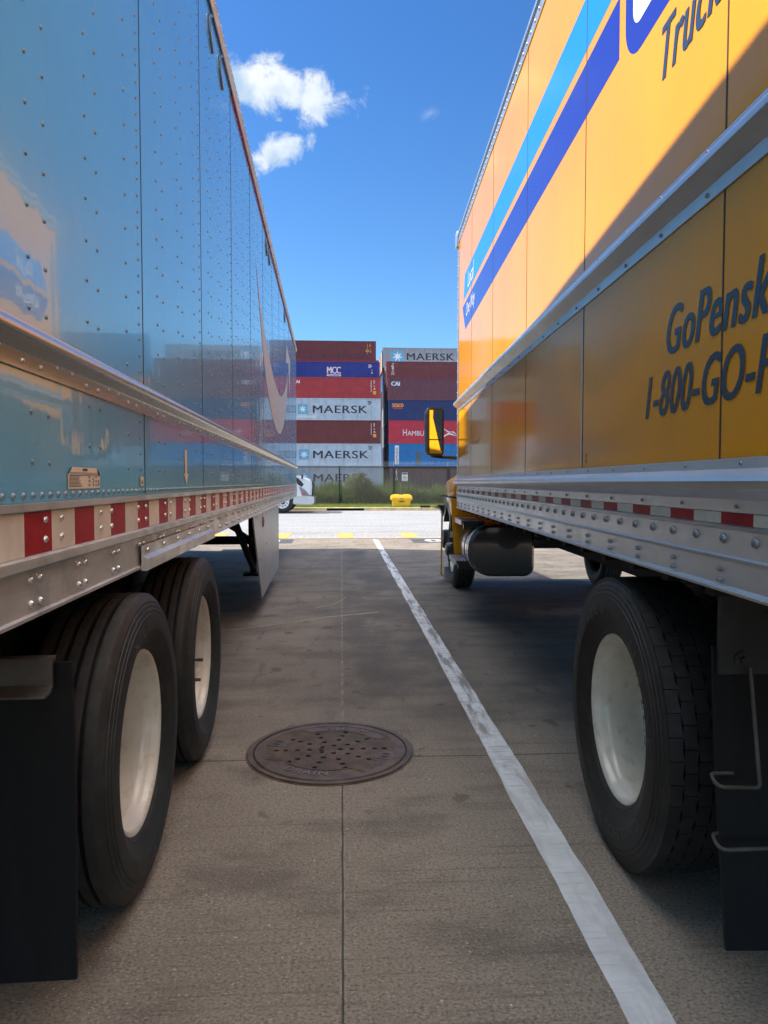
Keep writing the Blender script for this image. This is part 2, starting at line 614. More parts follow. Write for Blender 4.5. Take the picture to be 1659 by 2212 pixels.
def line_mat(name, paint, wear):
    """road paint worn through to the concrete below"""
    m = bpy.data.materials.new(name)
    m.use_nodes = True
    t = NT(m.node_tree)
    p = m.node_tree.nodes['Principled BSDF']
    oc = t.n('ShaderNodeTexCoord').outputs['Object']
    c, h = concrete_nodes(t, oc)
    sp = t.n('ShaderNodeSeparateXYZ')
    t.put(sp.inputs[0], oc)
    far = t.ramp(sp.outputs[1], 2.6, 4.2)
    w1 = t.noise(t.scalev(oc, (2.5, 24, 1)), 1.6, 6, 0.7)
    w2 = t.noise(t.scalev(oc, (9, 1.4, 1)), 1.5, 6, 0.65)
    k = t.m('MAXIMUM', t.ramp(w1, 0.50, 0.66), t.ramp(w2, 0.46, 0.62))
    k = t.m('MULTIPLY', k, t.m('ADD', wear * 0.38, t.m('MULTIPLY', far, wear)), None, True)
    pc = t.mix(t.ramp(t.noise(oc, 7, 6, 0.7), 0.35, 0.7, 0, 0.4), paint, tuple(v * 0.62 for v in paint))
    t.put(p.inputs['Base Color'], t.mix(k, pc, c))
    p.inputs['Roughness'].default_value = 0.6
    b = t.n('ShaderNodeBump')
    b.inputs['Distance'].default_value = 0.0025
    b.inputs['Strength'].default_value = 0.7
    t.put(b.inputs['Height'], h)
    t.t.links.new(b.outputs[0], p.inputs['Normal'])
    return m


def asphalt_mat(name, a, b_, sc=45):
    m = bpy.data.materials.new(name)
    m.use_nodes = True
    t = NT(m.node_tree)
    p = m.node_tree.nodes['Principled BSDF']
    oc = t.n('ShaderNodeTexCoord').outputs['Object']
    f = t.noise(oc, sc, 5, 0.8)
    c = t.mix(t.ramp(f, 0.35, 0.65), a, b_)
    c = t.mix(t.ramp(t.noise(t.scalev(oc, (0.3, 1.2, 1)), 0.9, 5, 0.6), 0.4, 0.75, 0, 0.4), c, tuple(v * 0.7 for v in a))
    t.put(p.inputs['Base Color'], c)
    p.inputs['Roughness'].default_value = 0.85
    bb = t.n('ShaderNodeBump')
    bb.inputs['Distance'].default_value = 0.004
    t.put(bb.inputs['Height'], f)
    t.t.links.new(bb.outputs[0], p.inputs['Normal'])
    return m


bm = B()
face(bm, [(-700, -500, 0), (700, -500, 0), (700, 1400, 0), (-700, 1400, 0)])
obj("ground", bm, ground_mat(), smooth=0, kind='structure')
bm = B()
face(bm, [(-120, 17.72, 0.004), (120, 17.72, 0.004), (120, 34.62, 0.004), (-120, 34.62, 0.004)])
obj("road", bm, asphalt_mat("pale_asphalt", (0.15, 0.152, 0.155), (0.36, 0.365, 0.37), 14), smooth=0, kind='structure')
# white bay line, ragged edge
bm = B()
ys = [-1.5 + 0.05 * i for i in range(379)]
L, Rr = [], []
for y in ys:
    w = 0.005 * (noise.noise((y * 9, 0.3, 0)) + noise.noise((y * 2.3, 4.3, 0)))
    w2 = 0.005 * (noise.noise((y * 9, 7.3, 0)) + noise.noise((y * 2.3, 9.3, 0)))
    xl = 0.742 + 0.018 * min(1, max(0, (y - 1.5) / 4)) + w
    xr = 0.866 + 0.017 * min(1, max(0, (y - 1.5) / 2)) + w2
    L.append(bm.verts.new((xl, y, 0.004)))
    Rr.append(bm.verts.new((xr, y, 0.004)))
for i in range(len(ys) - 1):
    if ys[i + 1] > 17.3:
        break
    bm.faces.new((L[i], Rr[i], Rr[i + 1], L[i + 1]))
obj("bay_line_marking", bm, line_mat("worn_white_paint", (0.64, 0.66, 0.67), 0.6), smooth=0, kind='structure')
# yellow ladder marking across the road edge
bm = B()
for yy in (17.62, 19.62):
    face(bm, [(-60, yy, 0.008), (60, yy, 0.008), (60, yy + 0.09, 0.008), (-60, yy + 0.09, 0.008)])
for k in range(-30, 31):
    x = 0.10 + 1.66 * k
    face(bm, [(x - 0.2, 17.75, 0.008), (x + 0.2, 17.75, 0.008), (x + 0.2, 19.58, 0.008), (x - 0.2, 19.58, 0.008)])
obj("road_marking", bm, ROADY, smooth=0, kind='structure')
# dark painted stencil plates with white figures
BLKP = mat("black_stencil_paint", (0.05, 0.055, 0.065), 0.75, var=0.2, var_scale=5)
WHP = mat("white_stencil_paint", (0.6, 0.6, 0.58), 0.7, dirt=0.5, dirt_col=(0.1, 0.1, 0.1), dirt_scale=8)
for x0, x1 in ((1.66, 3.1), (-2.62, -1.15), (5.4, 6.9), (-7.2, -5.7)):
    bm = B()
    face(bm, [(x0, 16.35, 0.004), (x1, 16.35, 0.004), (x1 - 0.02, 17.45, 0.004), (x0 + 0.02, 17.45, 0.004)])
    text(bm, "08", x0 + 0.32, x1 - 0.3, 16.55, 17.2, lambda u, v, d=0: (u, v, 0.008 + 0.001 * d), 1, bold=0.03)
    obj("pavement_marking", bm, [BLKP, WHP], smooth=0, kind='structure')
# bright dry scratches on the concrete
bm = B()
for pts, w in (([(-1.35, 6.6), (-0.8, 6.9), (-0.15, 7.35), (0.4, 7.6)], 0.022), ([(-0.3, 7.9), (-0.1, 8.1), (0.05, 8.6)], 0.02)):
    pv = None
    for i, (x, y) in enumerate(pts):
        a, b_ = bm.verts.new((x, y, 0.003)), bm.verts.new((x, y + w * 2, 0.003))
        if pv:
            bm.faces.new((pv[0], a, b_, pv[1]))
        pv = (a, b_)
obj("ground_scratch_marking", bm, mat("chalky_scratch", (0.30, 0.265, 0.22), 0.8, dirt=0.8, dirt_col=(0.17, 0.15, 0.125), dirt_scale=7), smooth=0, kind='structure')

# hairline cracks and loose grit
bm = B()
rc = random.Random(5)
for x, y, a, n in ((0.36, 3.57, 0.02, 10),):
    pv = None
    for k in range(n):
        w = rc.uniform(0.001, 0.004) * (1 if 0 < k < n - 1 else 0.2)
        cur = (bm.verts.new((x, y - w, 0.0025)), bm.verts.new((x, y + w, 0.0025)))
        if pv:
            bm.faces.new((pv[0], cur[0], cur[1], pv[1]))
        pv = cur
        a += rc.uniform(-0.7, 0.7)
        x += 0.03 * math.cos(a)
        y += 0.02 * math.sin(a)
obj("ground_crack_marking", bm, mat("crack_dark", (0.03, 0.026, 0.022), 0.9), smooth=0, kind='structure')
vs, fs = [], []
for _ in range(420):
    x, y = rc.uniform(-0.9, 1.6), 1.7 + 9 * rc.random() ** 1.8
    r_ = rc.uniform(0.0012, 0.0042)
    i0 = len(vs)
    for k in range(5):
        a = 6.283 * k / 5 + rc.uniform(-0.3, 0.3)
        vs.append((x + r_ * math.cos(a) * rc.uniform(0.7, 1.3), y + r_ * math.sin(a), 0.0005))
    vs.append((x, y, r_ * rc.uniform(0.6, 1.1)))
    for k in range(5):
        fs.append((i0 + k, i0 + (k + 1) % 5, i0 + 5))
GRIT = mat("pale_grit", (0.42, 0.38, 0.32), 0.85, var=0.5, var_scale=40)
tag(raw_mesh("gravel", vs, fs, GRIT, 'stuff'), "tiny pale grit scattered over the concrete", "grit", kind='stuff')

# kerb, inlet, verge
KERB = mat("faded_yellow_kerb", (0.50, 0.38, 0.17), 0.8, var=0.2, var_scale=3, dirt=0.7, dirt_col=(0.33, 0.30, 0.25), dirt_scale=2)
bm = B()
for x0, x1 in ((-60, -6.2), (-6.18, -3.2), (-3.18, -0.73), (1.09, 3.9), (3.92, 7.0), (7.02, 60)):
    sweep(bm, [(34.62, 0), (34.66, 0.15), (34.68, 0.162), (34.86, 0.165), (34.86, 0)], x0, x1, axis='x')
sweep(bm, [(34.64, 0.125), (34.66, 0.16), (34.86, 0.166), (34.86, 0.125)], -0.73, 1.09, axis='x')
obj("kerb", bm, KERB, smooth=0, kind='structure')
t_in = thing("storm_inlet", "dark storm drain slot let into the yellow kerb under the verge", "drain", (0.18, 34.7, 0))
bm = B()
box(bm, -0.72, 1.08, 34.78, 34.85, 0.004, 0.124)
obj("opening", bm, mat("inlet_black", (0.012, 0.013, 0.015), 0.9), t_in)
for xx in (-0.72, 0.18, 1.07):
    bm = B()
    box(bm, xx, xx + 0.012, 34.68, 34.78, 0.004, 0.124)
    obj("grate_bar", bm, DSTEEL, t_in)
EARTH = mat("verge_earth", (0.09, 0.085, 0.04), 0.95, var=0.3, var_scale=3)
bm = B()
face(bm, [(-120, 34.86, 0.15), (120, 34.86, 0.15), (120, 48, 0.2), (-120, 48, 0.2)])
obj("verge", bm, EARTH, smooth=0, kind='structure')
bm = B()
face(bm, [(-120, 48, 0.2), (120, 48, 0.2), (120, 78, 0.42), (-120, 78, 0.42)])
face(bm, [(-120, 78, 0.42), (120, 78, 0.42), (120, 150, 0.42), (-120, 150, 0.42)])
obj("container_yard", bm, asphalt_mat("yard_asphalt", (0.10, 0.10, 0.10), (0.2, 0.2, 0.2), 20), smooth=0, kind='structure')


def foliage_mat(name, a, b_, sc=3.0, trans=0.35):
    m = bpy.data.materials.new(name)
    m.use_nodes = True
    t = NT(m.node_tree)
    p = m.node_tree.nodes['Principled BSDF']
    oc = t.n('ShaderNodeTexCoord').outputs['Object']
    f = t.noise(oc, sc, 5, 0.7)
    c = t.mix(t.ramp(f, 0.32, 0.68), a, b_)
    t.put(p.inputs['Base Color'], c)
    p.inputs['Roughness'].default_value = 0.6
    tr = t.n('ShaderNodeBsdfTranslucent')
    t.put(tr.inputs['Color'], t.mix(0.5, c, (0.22, 0.26, 0.03)))
    ms = t.n('ShaderNodeMixShader')
    ms.inputs[0].default_value = trans
    out = [n for n in m.node_tree.nodes if n.type == 'OUTPUT_MATERIAL'][0]
    t.t.links.new(p.outputs[0], ms.inputs[1])
    t.t.links.new(tr.outputs[0], ms.inputs[2])
    t.t.links.new(ms.outputs[0], out.inputs[0])
    return m


GRASS = foliage_mat("mown_grass", (0.11, 0.18, 0.02), (0.24, 0.31, 0.05), 2.5, 0.3)
WEED = foliage_mat("tall_weed_green", (0.030, 0.066, 0.008), (0.100, 0.145, 0.020), 1.3, 0.2)
vs, fs = [], []
for _ in range(26000):
    x = random.uniform(-9, 13)
    y = random.uniform(34.9, 38.9)
    h = random.uniform(0.03, 0.085) * (1.0 if y < 38 else 1.8)
    a = random.uniform(0, 6.28)
    dx, dy = math.cos(a) * 0.012, math.sin(a) * 0.012
    lx, ly = random.uniform(-0.03, 0.03), random.uniform(-0.03, 0.03)
    i = len(vs)
    vs += [(x - dx, y - dy, 0.15), (x + dx, y + dy, 0.15), (x + lx, y + ly, 0.15 + h)]
    fs.append((i, i + 1, i + 2))
tag(raw_mesh("grass", vs, fs, GRASS, 'stuff'), "short bright green grass on the verge behind the kerb", "grass", kind='stuff')
vs, fs = [], []


def blade(x, y, z, h, w, lean, a):
    dx, dy = math.cos(a) * w, math.sin(a) * w
    lx, ly = math.cos(lean[0]) * lean[1], math.sin(lean[0]) * lean[1]
    i = len(vs)
    vs.extend([(x - dx, y - dy, z), (x + dx, y + dy, z), (x + dx * 0.8 + lx * 0.4, y + dy * 0.8 + ly * 0.4, z + h * 0.6),
               (x - dx * 0.8 + lx * 0.4, y - dy * 0.8 + ly * 0.4, z + h * 0.6), (x + lx, y + ly, z + h)])
    fs.append((i, i + 1, i + 2, i + 3))
    fs.append((i + 3, i + 2, i + 4))


for _ in range(21000):
    x = random.uniform(-9, 13)
    y = random.uniform(39.6, 43.2)
    g = 0.80 + 0.75 * max(0, noise.noise((x * 0.55, y * 0.6, 2.2)) + 0.35) + 0.35 * noise.noise((x * 1.7, y, 5.2))
    h = max(0.25, g * random.uniform(0.55, 1.1))
    blade(x, y, 0.17, h, random.uniform(0.006, 0.016), (random.uniform(0, 6.28), random.uniform(0.02, 0.3) * h), random.uniform(0, 6.28))
    for _k in range(random.randint(1, 4)):          # side leaves
        zz = 0.17 + h * random.uniform(0.25, 0.95)
        a = random.uniform(0, 6.28)
        s = random.uniform(0.03, 0.08)
        i = len(vs)
        px, py = x + random.uniform(-0.05, 0.05), y + random.uniform(-0.05, 0.05)
        vs.extend([(px, py, zz), (px + math.cos(a) * s - math.sin(a) * s * 0.3, py + math.sin(a) * s + math.cos(a) * s * 0.3, zz + s * 0.3),
                   (px + math.cos(a) * s * 2, py + math.sin(a) * s * 2, zz + random.uniform(-0.03, 0.05)),
                   (px + math.cos(a) * s + math.sin(a) * s * 0.3, py + math.sin(a) * s - math.cos(a) * s * 0.3, zz + s * 0.3)])
        fs.append((i, i + 1, i + 2, i + 3))
tag(raw_mesh("weeds", vs, fs, WEED, 'stuff'), "tall unmown weeds growing behind the black mesh fence", "weeds", kind='stuff')

# leafy bush
tb = thing("bush", "round leafy bush with pale leaf tips standing among weeds behind the mesh fence", "bush", (0.95, 40.3, 0.17))
bm = B()
for k in range(7):
    a = k * 0.9
    tube(bm, [(0.95 + 0.04 * math.cos(a), 40.3 + 0.04 * math.sin(a), 0.15), (0.95 + 0.3 * math.cos(a), 40.3 + 0.3 * math.sin(a), 0.8),
              (0.95 + 0.6 * math.cos(a), 40.3 + 0.5 * math.sin(a), 1.45)], 0.018, 6)
obj("stem", bm, mat("bush_bark", (0.09, 0.07, 0.05), 0.8), tb)
vs, fs, cols = [], [], []
clumps = []
for _ in range(46):
    a, e = random.uniform(0, 6.28), random.uniform(-0.35, 1.4)
    rr = random.uniform(0.45, 0.86)
    clumps.append((0.95 + math.cos(a) * math.cos(e) * rr * 1.0, 40.3 + math.sin(a) * math.cos(e) * rr * 0.8, 1.08 + math.sin(e) * rr * 0.9, random.uniform(0.13, 0.27)))
for cx, cyy, cz, cr in clumps:
    for _k in range(150):
        d = Vector((random.gauss(0, 1), random.gauss(0, 1), random.gauss(0, 1))).normalized() * cr * random.uniform(0.5, 1.15)
        s = random.uniform(0.016, 0.034)
        u = Vector((random.gauss(0, 1), random.gauss(0, 1), random.gauss(0, 1))).normalized()
        w = u.orthogonal().normalized()
        p = Vector((cx, cyy, cz)) + d
        i = len(vs)
        vs += [tuple(p - u * s * 1.5), tuple(p + w * s * 0.6), tuple(p + u * s * 1.5), tuple(p - w * s * 0.6)]
        fs.append((i, i + 1, i + 2, i + 3))
raw_mesh("crown", vs, fs, foliage_mat("bush_leaves", (0.040, 0.065, 0.018), (0.13, 0.15, 0.055), 4.0, 0.2), None, tb)

# ------------------------------------------------------------------ chain link fence
FBLK = mat("black_fence_coating", (0.018, 0.02, 0.022), 0.5)
GALV = mat("galvanised_steel", (0.55, 0.57, 0.58), 0.4, 0.7)
tf = thing("chain_link_fence", "black chain link fence with barbed wire arms in front of the weeds", "fence", (0, 39.2, 0.16))
x0, x1, z0, z1, FY = -10.0, 14.0, 0.2, 2.24, 39.2
vs, fs = [], []
pt = 0.115
n = int((x1 - x0 + (z1 - z0)) / pt)
hw = 0.0068
for s in (1, -1):
    for k in range(n + 1):
        xs = x0 - (z1 - z0) + k * pt if s > 0 else x0 + k * pt
        za, zb = z0, z1
        xa, xb = xs, xs + s * (z1 - z0)
        # clip
        def clip(xa, za, xb, zb):
            pts = []
            for (x, z) in ((xa, za), (xb, zb)):
                if x < x0:
                    z += (x0 - x) * (zb - za) / (xb - xa); x = x0
                if x > x1:
                    z += (x1 - x) * (zb - za) / (xb - xa); x = x1
                pts.append((x, z))
            return pts
        (xa, za), (xb, zb) = clip(xa, za, xb, zb)
        if za < z0 - 1e-6 or za > z1 or zb > z1 + 1e-6 or zb < z0 or abs(xb - xa) < 0.01:
            continue
        yo = FY + (0.004 if s > 0 else -0.004)
        i = len(vs)
        for (x, z) in ((xa, za), (xb, zb)):
            for ox, oy in ((-hw, 0), (0, -hw), (hw, 0), (0, hw)):
                vs.append((x + ox, yo + oy, z))
        for q in range(4):
            r = (q + 1) % 4
            fs.append((i + q, i + r, i + 4 + r, i + 4 + q))
raw_mesh("wire_mesh", vs, fs, FBLK, None, tf)
bm = B()
rod(bm, (x0, FY, 2.235), (x1, FY, 2.235), 0.024)
rod(bm, (x0, FY, 0.22), (x1, FY, 0.22), 0.012)
obj("rail", bm, FBLK, tf)
for k in range(-3, 5):
    px = -0.12 + 2.995 * k
    bm = B()
    rod(bm, (px, FY, 0.1), (px, FY, 2.27), 0.036, seg=12)
    p = obj("post", bm, FBLK, tf)
    bm = B()
    rod(bm, (px, FY, 2.25), (px - 0.02, FY - 0.2, 2.53), 0.02, 0.014, seg=8)
    obj("wire_arm", bm, GALV, p)
bm = B()
for j in range(3):
    tube(bm, [(x0, FY - 0.07 - 0.06 * j, 2.34 + 0.08 * j), (0, FY - 0.07 - 0.06 * j, 2.335 + 0.08 * j), (x1, FY - 0.07 - 0.06 * j, 2.34 + 0.08 * j)], 0.003, 4)
obj("barbed_wire", bm, GALV, tf)
ts = thing("warning_sign", "white prohibition notice with dark header hung on the black fence", "sign", (3.48, 39.13, 1.46))
bm = B()
box(bm, 3.32, 3.64, 39.135, 39.14, 1.46, 1.92, 0, 0.0)
box(bm, 3.34, 3.62, 39.131, 39.134, 1.81, 1.90, 1)
bmesh.ops.create_circle  # ring drawn below
for k in range(28):
    a0, a1 = 2 * math.pi * k / 28, 2 * math.pi * (k + 1) / 28
    face(bm, [(3.48 + r * math.cos(a), 39.132, 1.64 + r * math.sin(a)) for r, a in ((0.078, a0), (0.1, a0), (0.1, a1), (0.078, a1))], 1)
face(bm, [(3.42, 39.131, 1.71), (3.405, 39.131, 1.695), (3.54, 39.131, 1.57), (3.555, 39.131, 1.585)], 1)
box(bm, 3.455, 3.505, 39.130, 39.133, 1.61, 1.67, 1)
for k in range(2):
    box(bm, 3.37, 3.59, 39.131, 39.134, 1.485 + 0.02 * k, 1.493 + 0.02 * k, 1)
obj("panel", bm, [mat("white_sign_face", (0.75, 0.75, 0.73), 0.5), mat("sign_dark_print", (0.05, 0.055, 0.07), 0.6)], ts)
# timber stakes in the weeds
for x, h in ((3.35, 1.35), (-1.05, 1.55)):
    bm = B()
    box(bm, x - 0.02, x + 0.02, 40.28, 40.32, 0.15, h, 0, 0.004)
    box(bm, x - 0.024, x + 0.024, 40.276, 40.324, h - 0.12, h - 0.03)
    tag(obj("wooden_stake", bm, mat("weathered_wood", (0.28, 0.22, 0.16), 0.8, var=0.3)), "thin pale timber stake in the weeds " + ("below the fence sign" if x > 0 else "near the white tractor nose"), "stake")

# ------------------------------------------------------------------ salt bin on the verge
BINY = mat("yellow_bin_plastic", (0.82, 0.50, 0.015), 0.42, var=0.05, dirt=0.12, dirt_col=(0.4, 0.28, 0.05))
t = thing("grit_bin", "bright yellow plastic storage bin with overhanging lid on the grass verge", "bin", (2.98, 35.5, 0.16))
bm = B()
bx, by = 2.98, 35.5


def frustum(bm, cx, cyy, w0, d0, w1, d1, z0, z1, mi=0, bev=0.02):
    a = [bm.verts.new((cx + sx * w0 / 2, cyy + sy * d0 / 2, z0)) for sx, sy in ((-1, -1), (1, -1), (1, 1), (-1, 1))]
    b = [bm.verts.new((cx + sx * w1 / 2, cyy + sy * d1 / 2, z1)) for sx, sy in ((-1, -1), (1, -1), (1, 1), (-1, 1))]
    fl = [bm.faces.new(a[::-1]), bm.faces.new(b)]
    for i in range(4):
        fl.append(bm.faces.new((a[i], a[(i + 1) % 4], b[(i + 1) % 4], b[i])))
    for f in fl:
        f.material_index = mi
    if bev:
        bmesh.ops.bevel(bm, geom=list({e for f in fl for e in f.edges}), offset=bev, segments=2, affect='EDGES')


frustum(bm, bx, by, 0.80, 0.52, 0.93, 0.62, 0.15, 0.52)
obj("body", bm, BINY, t)
bm = B()
frustum(bm, bx, by, 1.03, 0.72, 1.09, 0.76, 0.50, 0.58, 0, 0.012)
frustum(bm, bx, by, 1.08, 0.74, 0.98, 0.60, 0.58, 0.76, 0, 0.03)
frustum(bm, bx - 0.25, by - 0.02, 0.3, 0.4, 0.26, 0.36, 0.755, 0.79, 0, 0.01)
frustum(bm, bx + 0.25, by - 0.02, 0.3, 0.4, 0.26, 0.36, 0.755, 0.79, 0, 0.01)
obj("lid", bm, BINY, t)
bm = B()
box(bm, bx - 0.13, bx + 0.13, by - 0.318, by - 0.305, 0.41, 0.46)
box(bm, bx - 0.05, bx + 0.05, by - 0.39, by - 0.375, 0.55, 0.58)
obj("hasp", bm, BPLAS, t)
for s in (-0.36, 0.36):
    bm = B()
    box(bm, bx + s - 0.06, bx + s + 0.06, by - 0.275, by - 0.20, 0.152, 0.19)
    obj("foot", bm, BPLAS, t)

# ------------------------------------------------------------------ manhole cover
MX, MY, MR = -0.062, 3.68, 0.425
CAST = None


def cast_mat():
    m = bpy.data.materials.new("rusty_cast_iron")
    m.use_nodes = True
    t = NT(m.node_tree)
    p = m.node_tree.nodes['Principled BSDF']
    oc = t.n('ShaderNodeTexCoord').outputs['Object']
    f = t.noise(oc, 9, 7, 0.7)
    c = t.mix(t.ramp(f, 0.35, 0.65), (0.075, 0.050, 0.031), (0.15, 0.098, 0.060))
    c = t.mix(t.ramp(t.noise(oc, 60, 4, 0.7), 0.5, 0.7, 0, 0.5), c, (0.085, 0.062, 0.052))
    t.put(p.inputs['Base Color'], c)
    p.inputs['Metallic'].default_value = 0.2
    p.inputs['Roughness'].default_value = 0.5
    b = t.n('ShaderNodeBump')
    b.inputs['Distance'].default_value = 0.002
    t.put(b.inputs['Height'], t.noise(oc, 90, 4))
    t.t.links.new(b.outputs[0], p.inputs['Normal'])
    return m


CAST = cast_mat()
t = thing("manhole_cover", "round rusty cast iron storm drain cover with many holes set in the concrete", "manhole", (MX, MY, 0.0))
ROT = R(-20)


def mp(u, v, z):
    return (MX + u * math.cos(ROT) - v * math.sin(ROT), MY + u * math.sin(ROT) + v * math.cos(ROT), z)


def disc_with_holes(name, outer, holes, z0, z1, m, parent):
    cu = bpy.data.curves.new("disc", 'CURVE')
    cu.dimensions = '2D'
    cu.fill_mode = 'BOTH'
    cu.extrude = (z1 - z0) / 2
    for pts in [outer] + holes:
        sp = cu.splines.new('POLY')
        sp.points.add(len(pts) - 1)
        for q, (x, y) in zip(sp.points, pts):
            q.co = (x, y, 0, 1)
        sp.use_cyclic_u = True
    o = bpy.data.objects.new("disc", cu)
    C.objects.link(o)
    dg = bpy.context.evaluated_depsgraph_get()
    me = bpy.data.meshes.new_from_object(o.evaluated_get(dg))
    bm = B()
    bm.from_mesh(me)
    bpy.data.objects.remove(o)
    for v in bm.verts:
        x, y, z = v.co
        v.co = mp(x, y, z + (z0 + z1) / 2)
    bmesh.ops.remove_doubles(bm, verts=bm.verts, dist=1e-5)
    return bm


def circ(x, y, r, n=14):
    return [(x + r * math.cos(2 * math.pi * i / n), y + r * math.sin(2 * math.pi * i / n)) for i in range(n)]


holes = []
for k in range(10):
    a = R(20 + 36 * k)
    for rr in ((0.12, 0.26, 0.405, 0.55, 0.665) if k % 5 == 0 else (0.26, 0.42, 0.57) if k % 2 else (0.13, 0.33, 0.48, 0.60)):
        holes.append((rr * MR * math.cos(a), rr * MR * math.sin(a)))
hl = [circ(x, y, 0.0150) for x, y in holes]
bm = disc_with_holes("plate", circ(0, 0, 0.392, 72), hl, 0.002, 0.008, CAST, t)
# anti-slip nubs: a fine grid of ribs
ok = lambda u, v: math.hypot(u, v) < 0.335 and all((u - x) ** 2 + (v - y) ** 2 > 0.0195 ** 2 for x, y in holes)
bands = lambda u, v: (math.hypot(u, v) > 0.27 and (abs(math.degrees(math.atan2(v, u)) - 92) < 42 or abs(math.degrees(math.atan2(v, u)) + 90) < 42)) \
    or (abs(v) < 0.055 and abs(u) > 0.262)
st = 0.0135
for i in range(-26, 27):
    for j in range(-26, 27):
        u, v = i * st, j * st
        if ok(u, v) and not bands(u, v):
            h = 0.0042
            q = [mp(u + sx * h, v + sy * h, 0.0079) for sx, sy in ((-1, -1), (1, -1), (1, 1), (-1, 1))]
            q2 = [mp(u + sx * h * 0.6, v + sy * h * 0.6, 0.0100) for sx, sy in ((-1, -1), (1, -1), (1, 1), (-1, 1))]
            A = [bm.verts.new(p) for p in q]
            D = [bm.verts.new(p) for p in q2]
            bm.faces.new(D)
            for w in range(4):
                bm.faces.new((A[w], A[(w + 1) % 4], D[(w + 1) % 4], D[w]))
obj("plate", bm, CAST, t, smooth=0)
bm = B()


def ring(bm, r0, r1, z0, z1, a0=0, a1=360, n=72):
    st_ = []
    for k in range(n + 1):
        a = R(a0 + (a1 - a0) * k / n)
        st_.append([bm.verts.new(mp(r * math.cos(a), r * math.sin(a), z)) for r, z in ((r0, z0), (r0, z1), (r1, z1), (r1, z0))])
    for A, D in zip(st_, st_[1:]):
        for i in range(3):
            bm.faces.new((A[i], A[i + 1], D[i + 1], D[i]))


ring(bm, 0.346, 0.388, 0.008, 0.0102)
for c0 in (92, -90):
    ring(bm, 0.268, 0.275, 0.008, 0.0115, c0 - 40, c0 + 40, 40)
    for e in (c0 - 41, c0 + 41):
        ca, sa = math.cos(R(e)), math.sin(R(e))
        rod(bm, mp(0.27 * ca, 0.27 * sa, 0.009), mp(0.35 * math.cos(R(e + (9 if e > c0 else -9))), 0.35 * math.sin(R(e + (9 if e > c0 else -9))), 0.009), 0.004, seg=6)
obj("rim", bm, CAST, t)
bm = B()
ring(bm, 0.392, 0.402, 0.0005, 0.0035)
obj("gap", bm, SEAM, t)
bm = B()
ring(bm, 0.402, 0.428, 0.0005, 0.0095)
ring(bm, 0.428, 0.438, 0.0004, 0.0030)
obj("frame", bm, CAST, t)
bm = B()
face(bm, [mp(0.392 * math.cos(R(5 * k)), 0.392 * math.sin(R(5 * k)), 0.0012) for k in range(72)])
obj("pit", bm, mat("pit_black", (0.004, 0.004, 0.004), 1.0), t, smooth=0)
bm = B()


def arc_text(bm, s, cdeg, r_in, r_out, span, inward, z):
    vs0, fs0 = text_geo(s, 0.0, 0, 1.25)
    xa, xb = min(p[0] for p in vs0), max(p[0] for p in vs0)
    ya, yb = min(p[1] for p in vs0), max(p[1] for p in vs0)
    nv = []
    for x, y in vs0:
        f = (x - xa) / (xb - xa) - 0.5
        g = (y - ya) / (yb - ya)
        if not inward:       # tops away from the centre
            a = R(cdeg - f * span)
            r = r_in + g * (r_out - r_in)
        else:                # tops toward the centre, read from below
            a = R(cdeg + f * span)
            r = r_out - g * (r_out - r_in)
        nv.append(bm.verts.new(mp(r * math.cos(a), r * math.sin(a), z)))
    n0 = len(bm.faces)
    nf = []
    for f in fs0:
        try:
            nf.append(bm.faces.new([nv[i] for i in f]))
        except ValueError:
            pass
    r = bmesh.ops.extrude_face_region(bm, geom=nf)
    for v in [g for g in r['geom'] if isinstance(g, bmesh.types.BMVert)]:
        v.co.z -= 0.004


WCE = mat("worn_cast_edge", (0.23, 0.175, 0.14), 0.38, 0.4)
arc_text(bm, "STORM", 92, 0.290, 0.335, 44, False, 0.0118)
obj("lettering", bm, WCE, t)
bm = B()
arc_text(bm, "DRAIN", -92, 0.290, 0.335, 40, True, 0.0118)
obj("lettering", bm, WCE, t)
for s in (1, -1):
    bm = B()
    for vv in (0.018, -0.02):
        if vv > 0:
            for k in range(16):
                pass
        q = [mp(s * 0.300 + 0.022 * math.cos(2 * math.pi * k / 14), s * vv + 0.011 * math.sin(2 * math.pi * k / 14), 0.0108) for k in range(14)]
        face(bm, q)
    obj("pick_hole", bm, MATS["dark_seam"], t, smooth=0)
    bm = B()
    q = [(0.25, -0.042), (0.345, -0.05), (0.345, 0.05), (0.25, 0.042), (0.235, 0.02), (0.25, 0.0), (0.235, -0.02)]
    solid_poly(bm, [mp(s * u, s * v, 0.008) for u, v in q], (0, 0, 0.0022))
    obj("pick_boss", bm, CAST, t)

# ------------------------------------------------------------------ wheels
TW = 0.137
PROF_SIDE = [(0.070, 0.294), (0.088, 0.303), (0.105, 0.318), (0.111, 0.324), (0.1105, 0.327), (0.124, 0.348), (0.1345, 0.375), (0.137, 0.380), (0.1375, 0.386), (0.1375, 0.40), (0.1368, 0.43),
             (0.1352, 0.440), (0.1325, 0.441), (0.1320, 0.446), (0.1335, 0.447), (0.1310, 0.456), (0.1285, 0.457), (0.1280, 0.462), (0.1290, 0.463), (0.1255, 0.473), (0.1225, 0.474), (0.1218, 0.479), (0.1222, 0.480),
             (0.117, 0.489), (0.113, 0.493)]


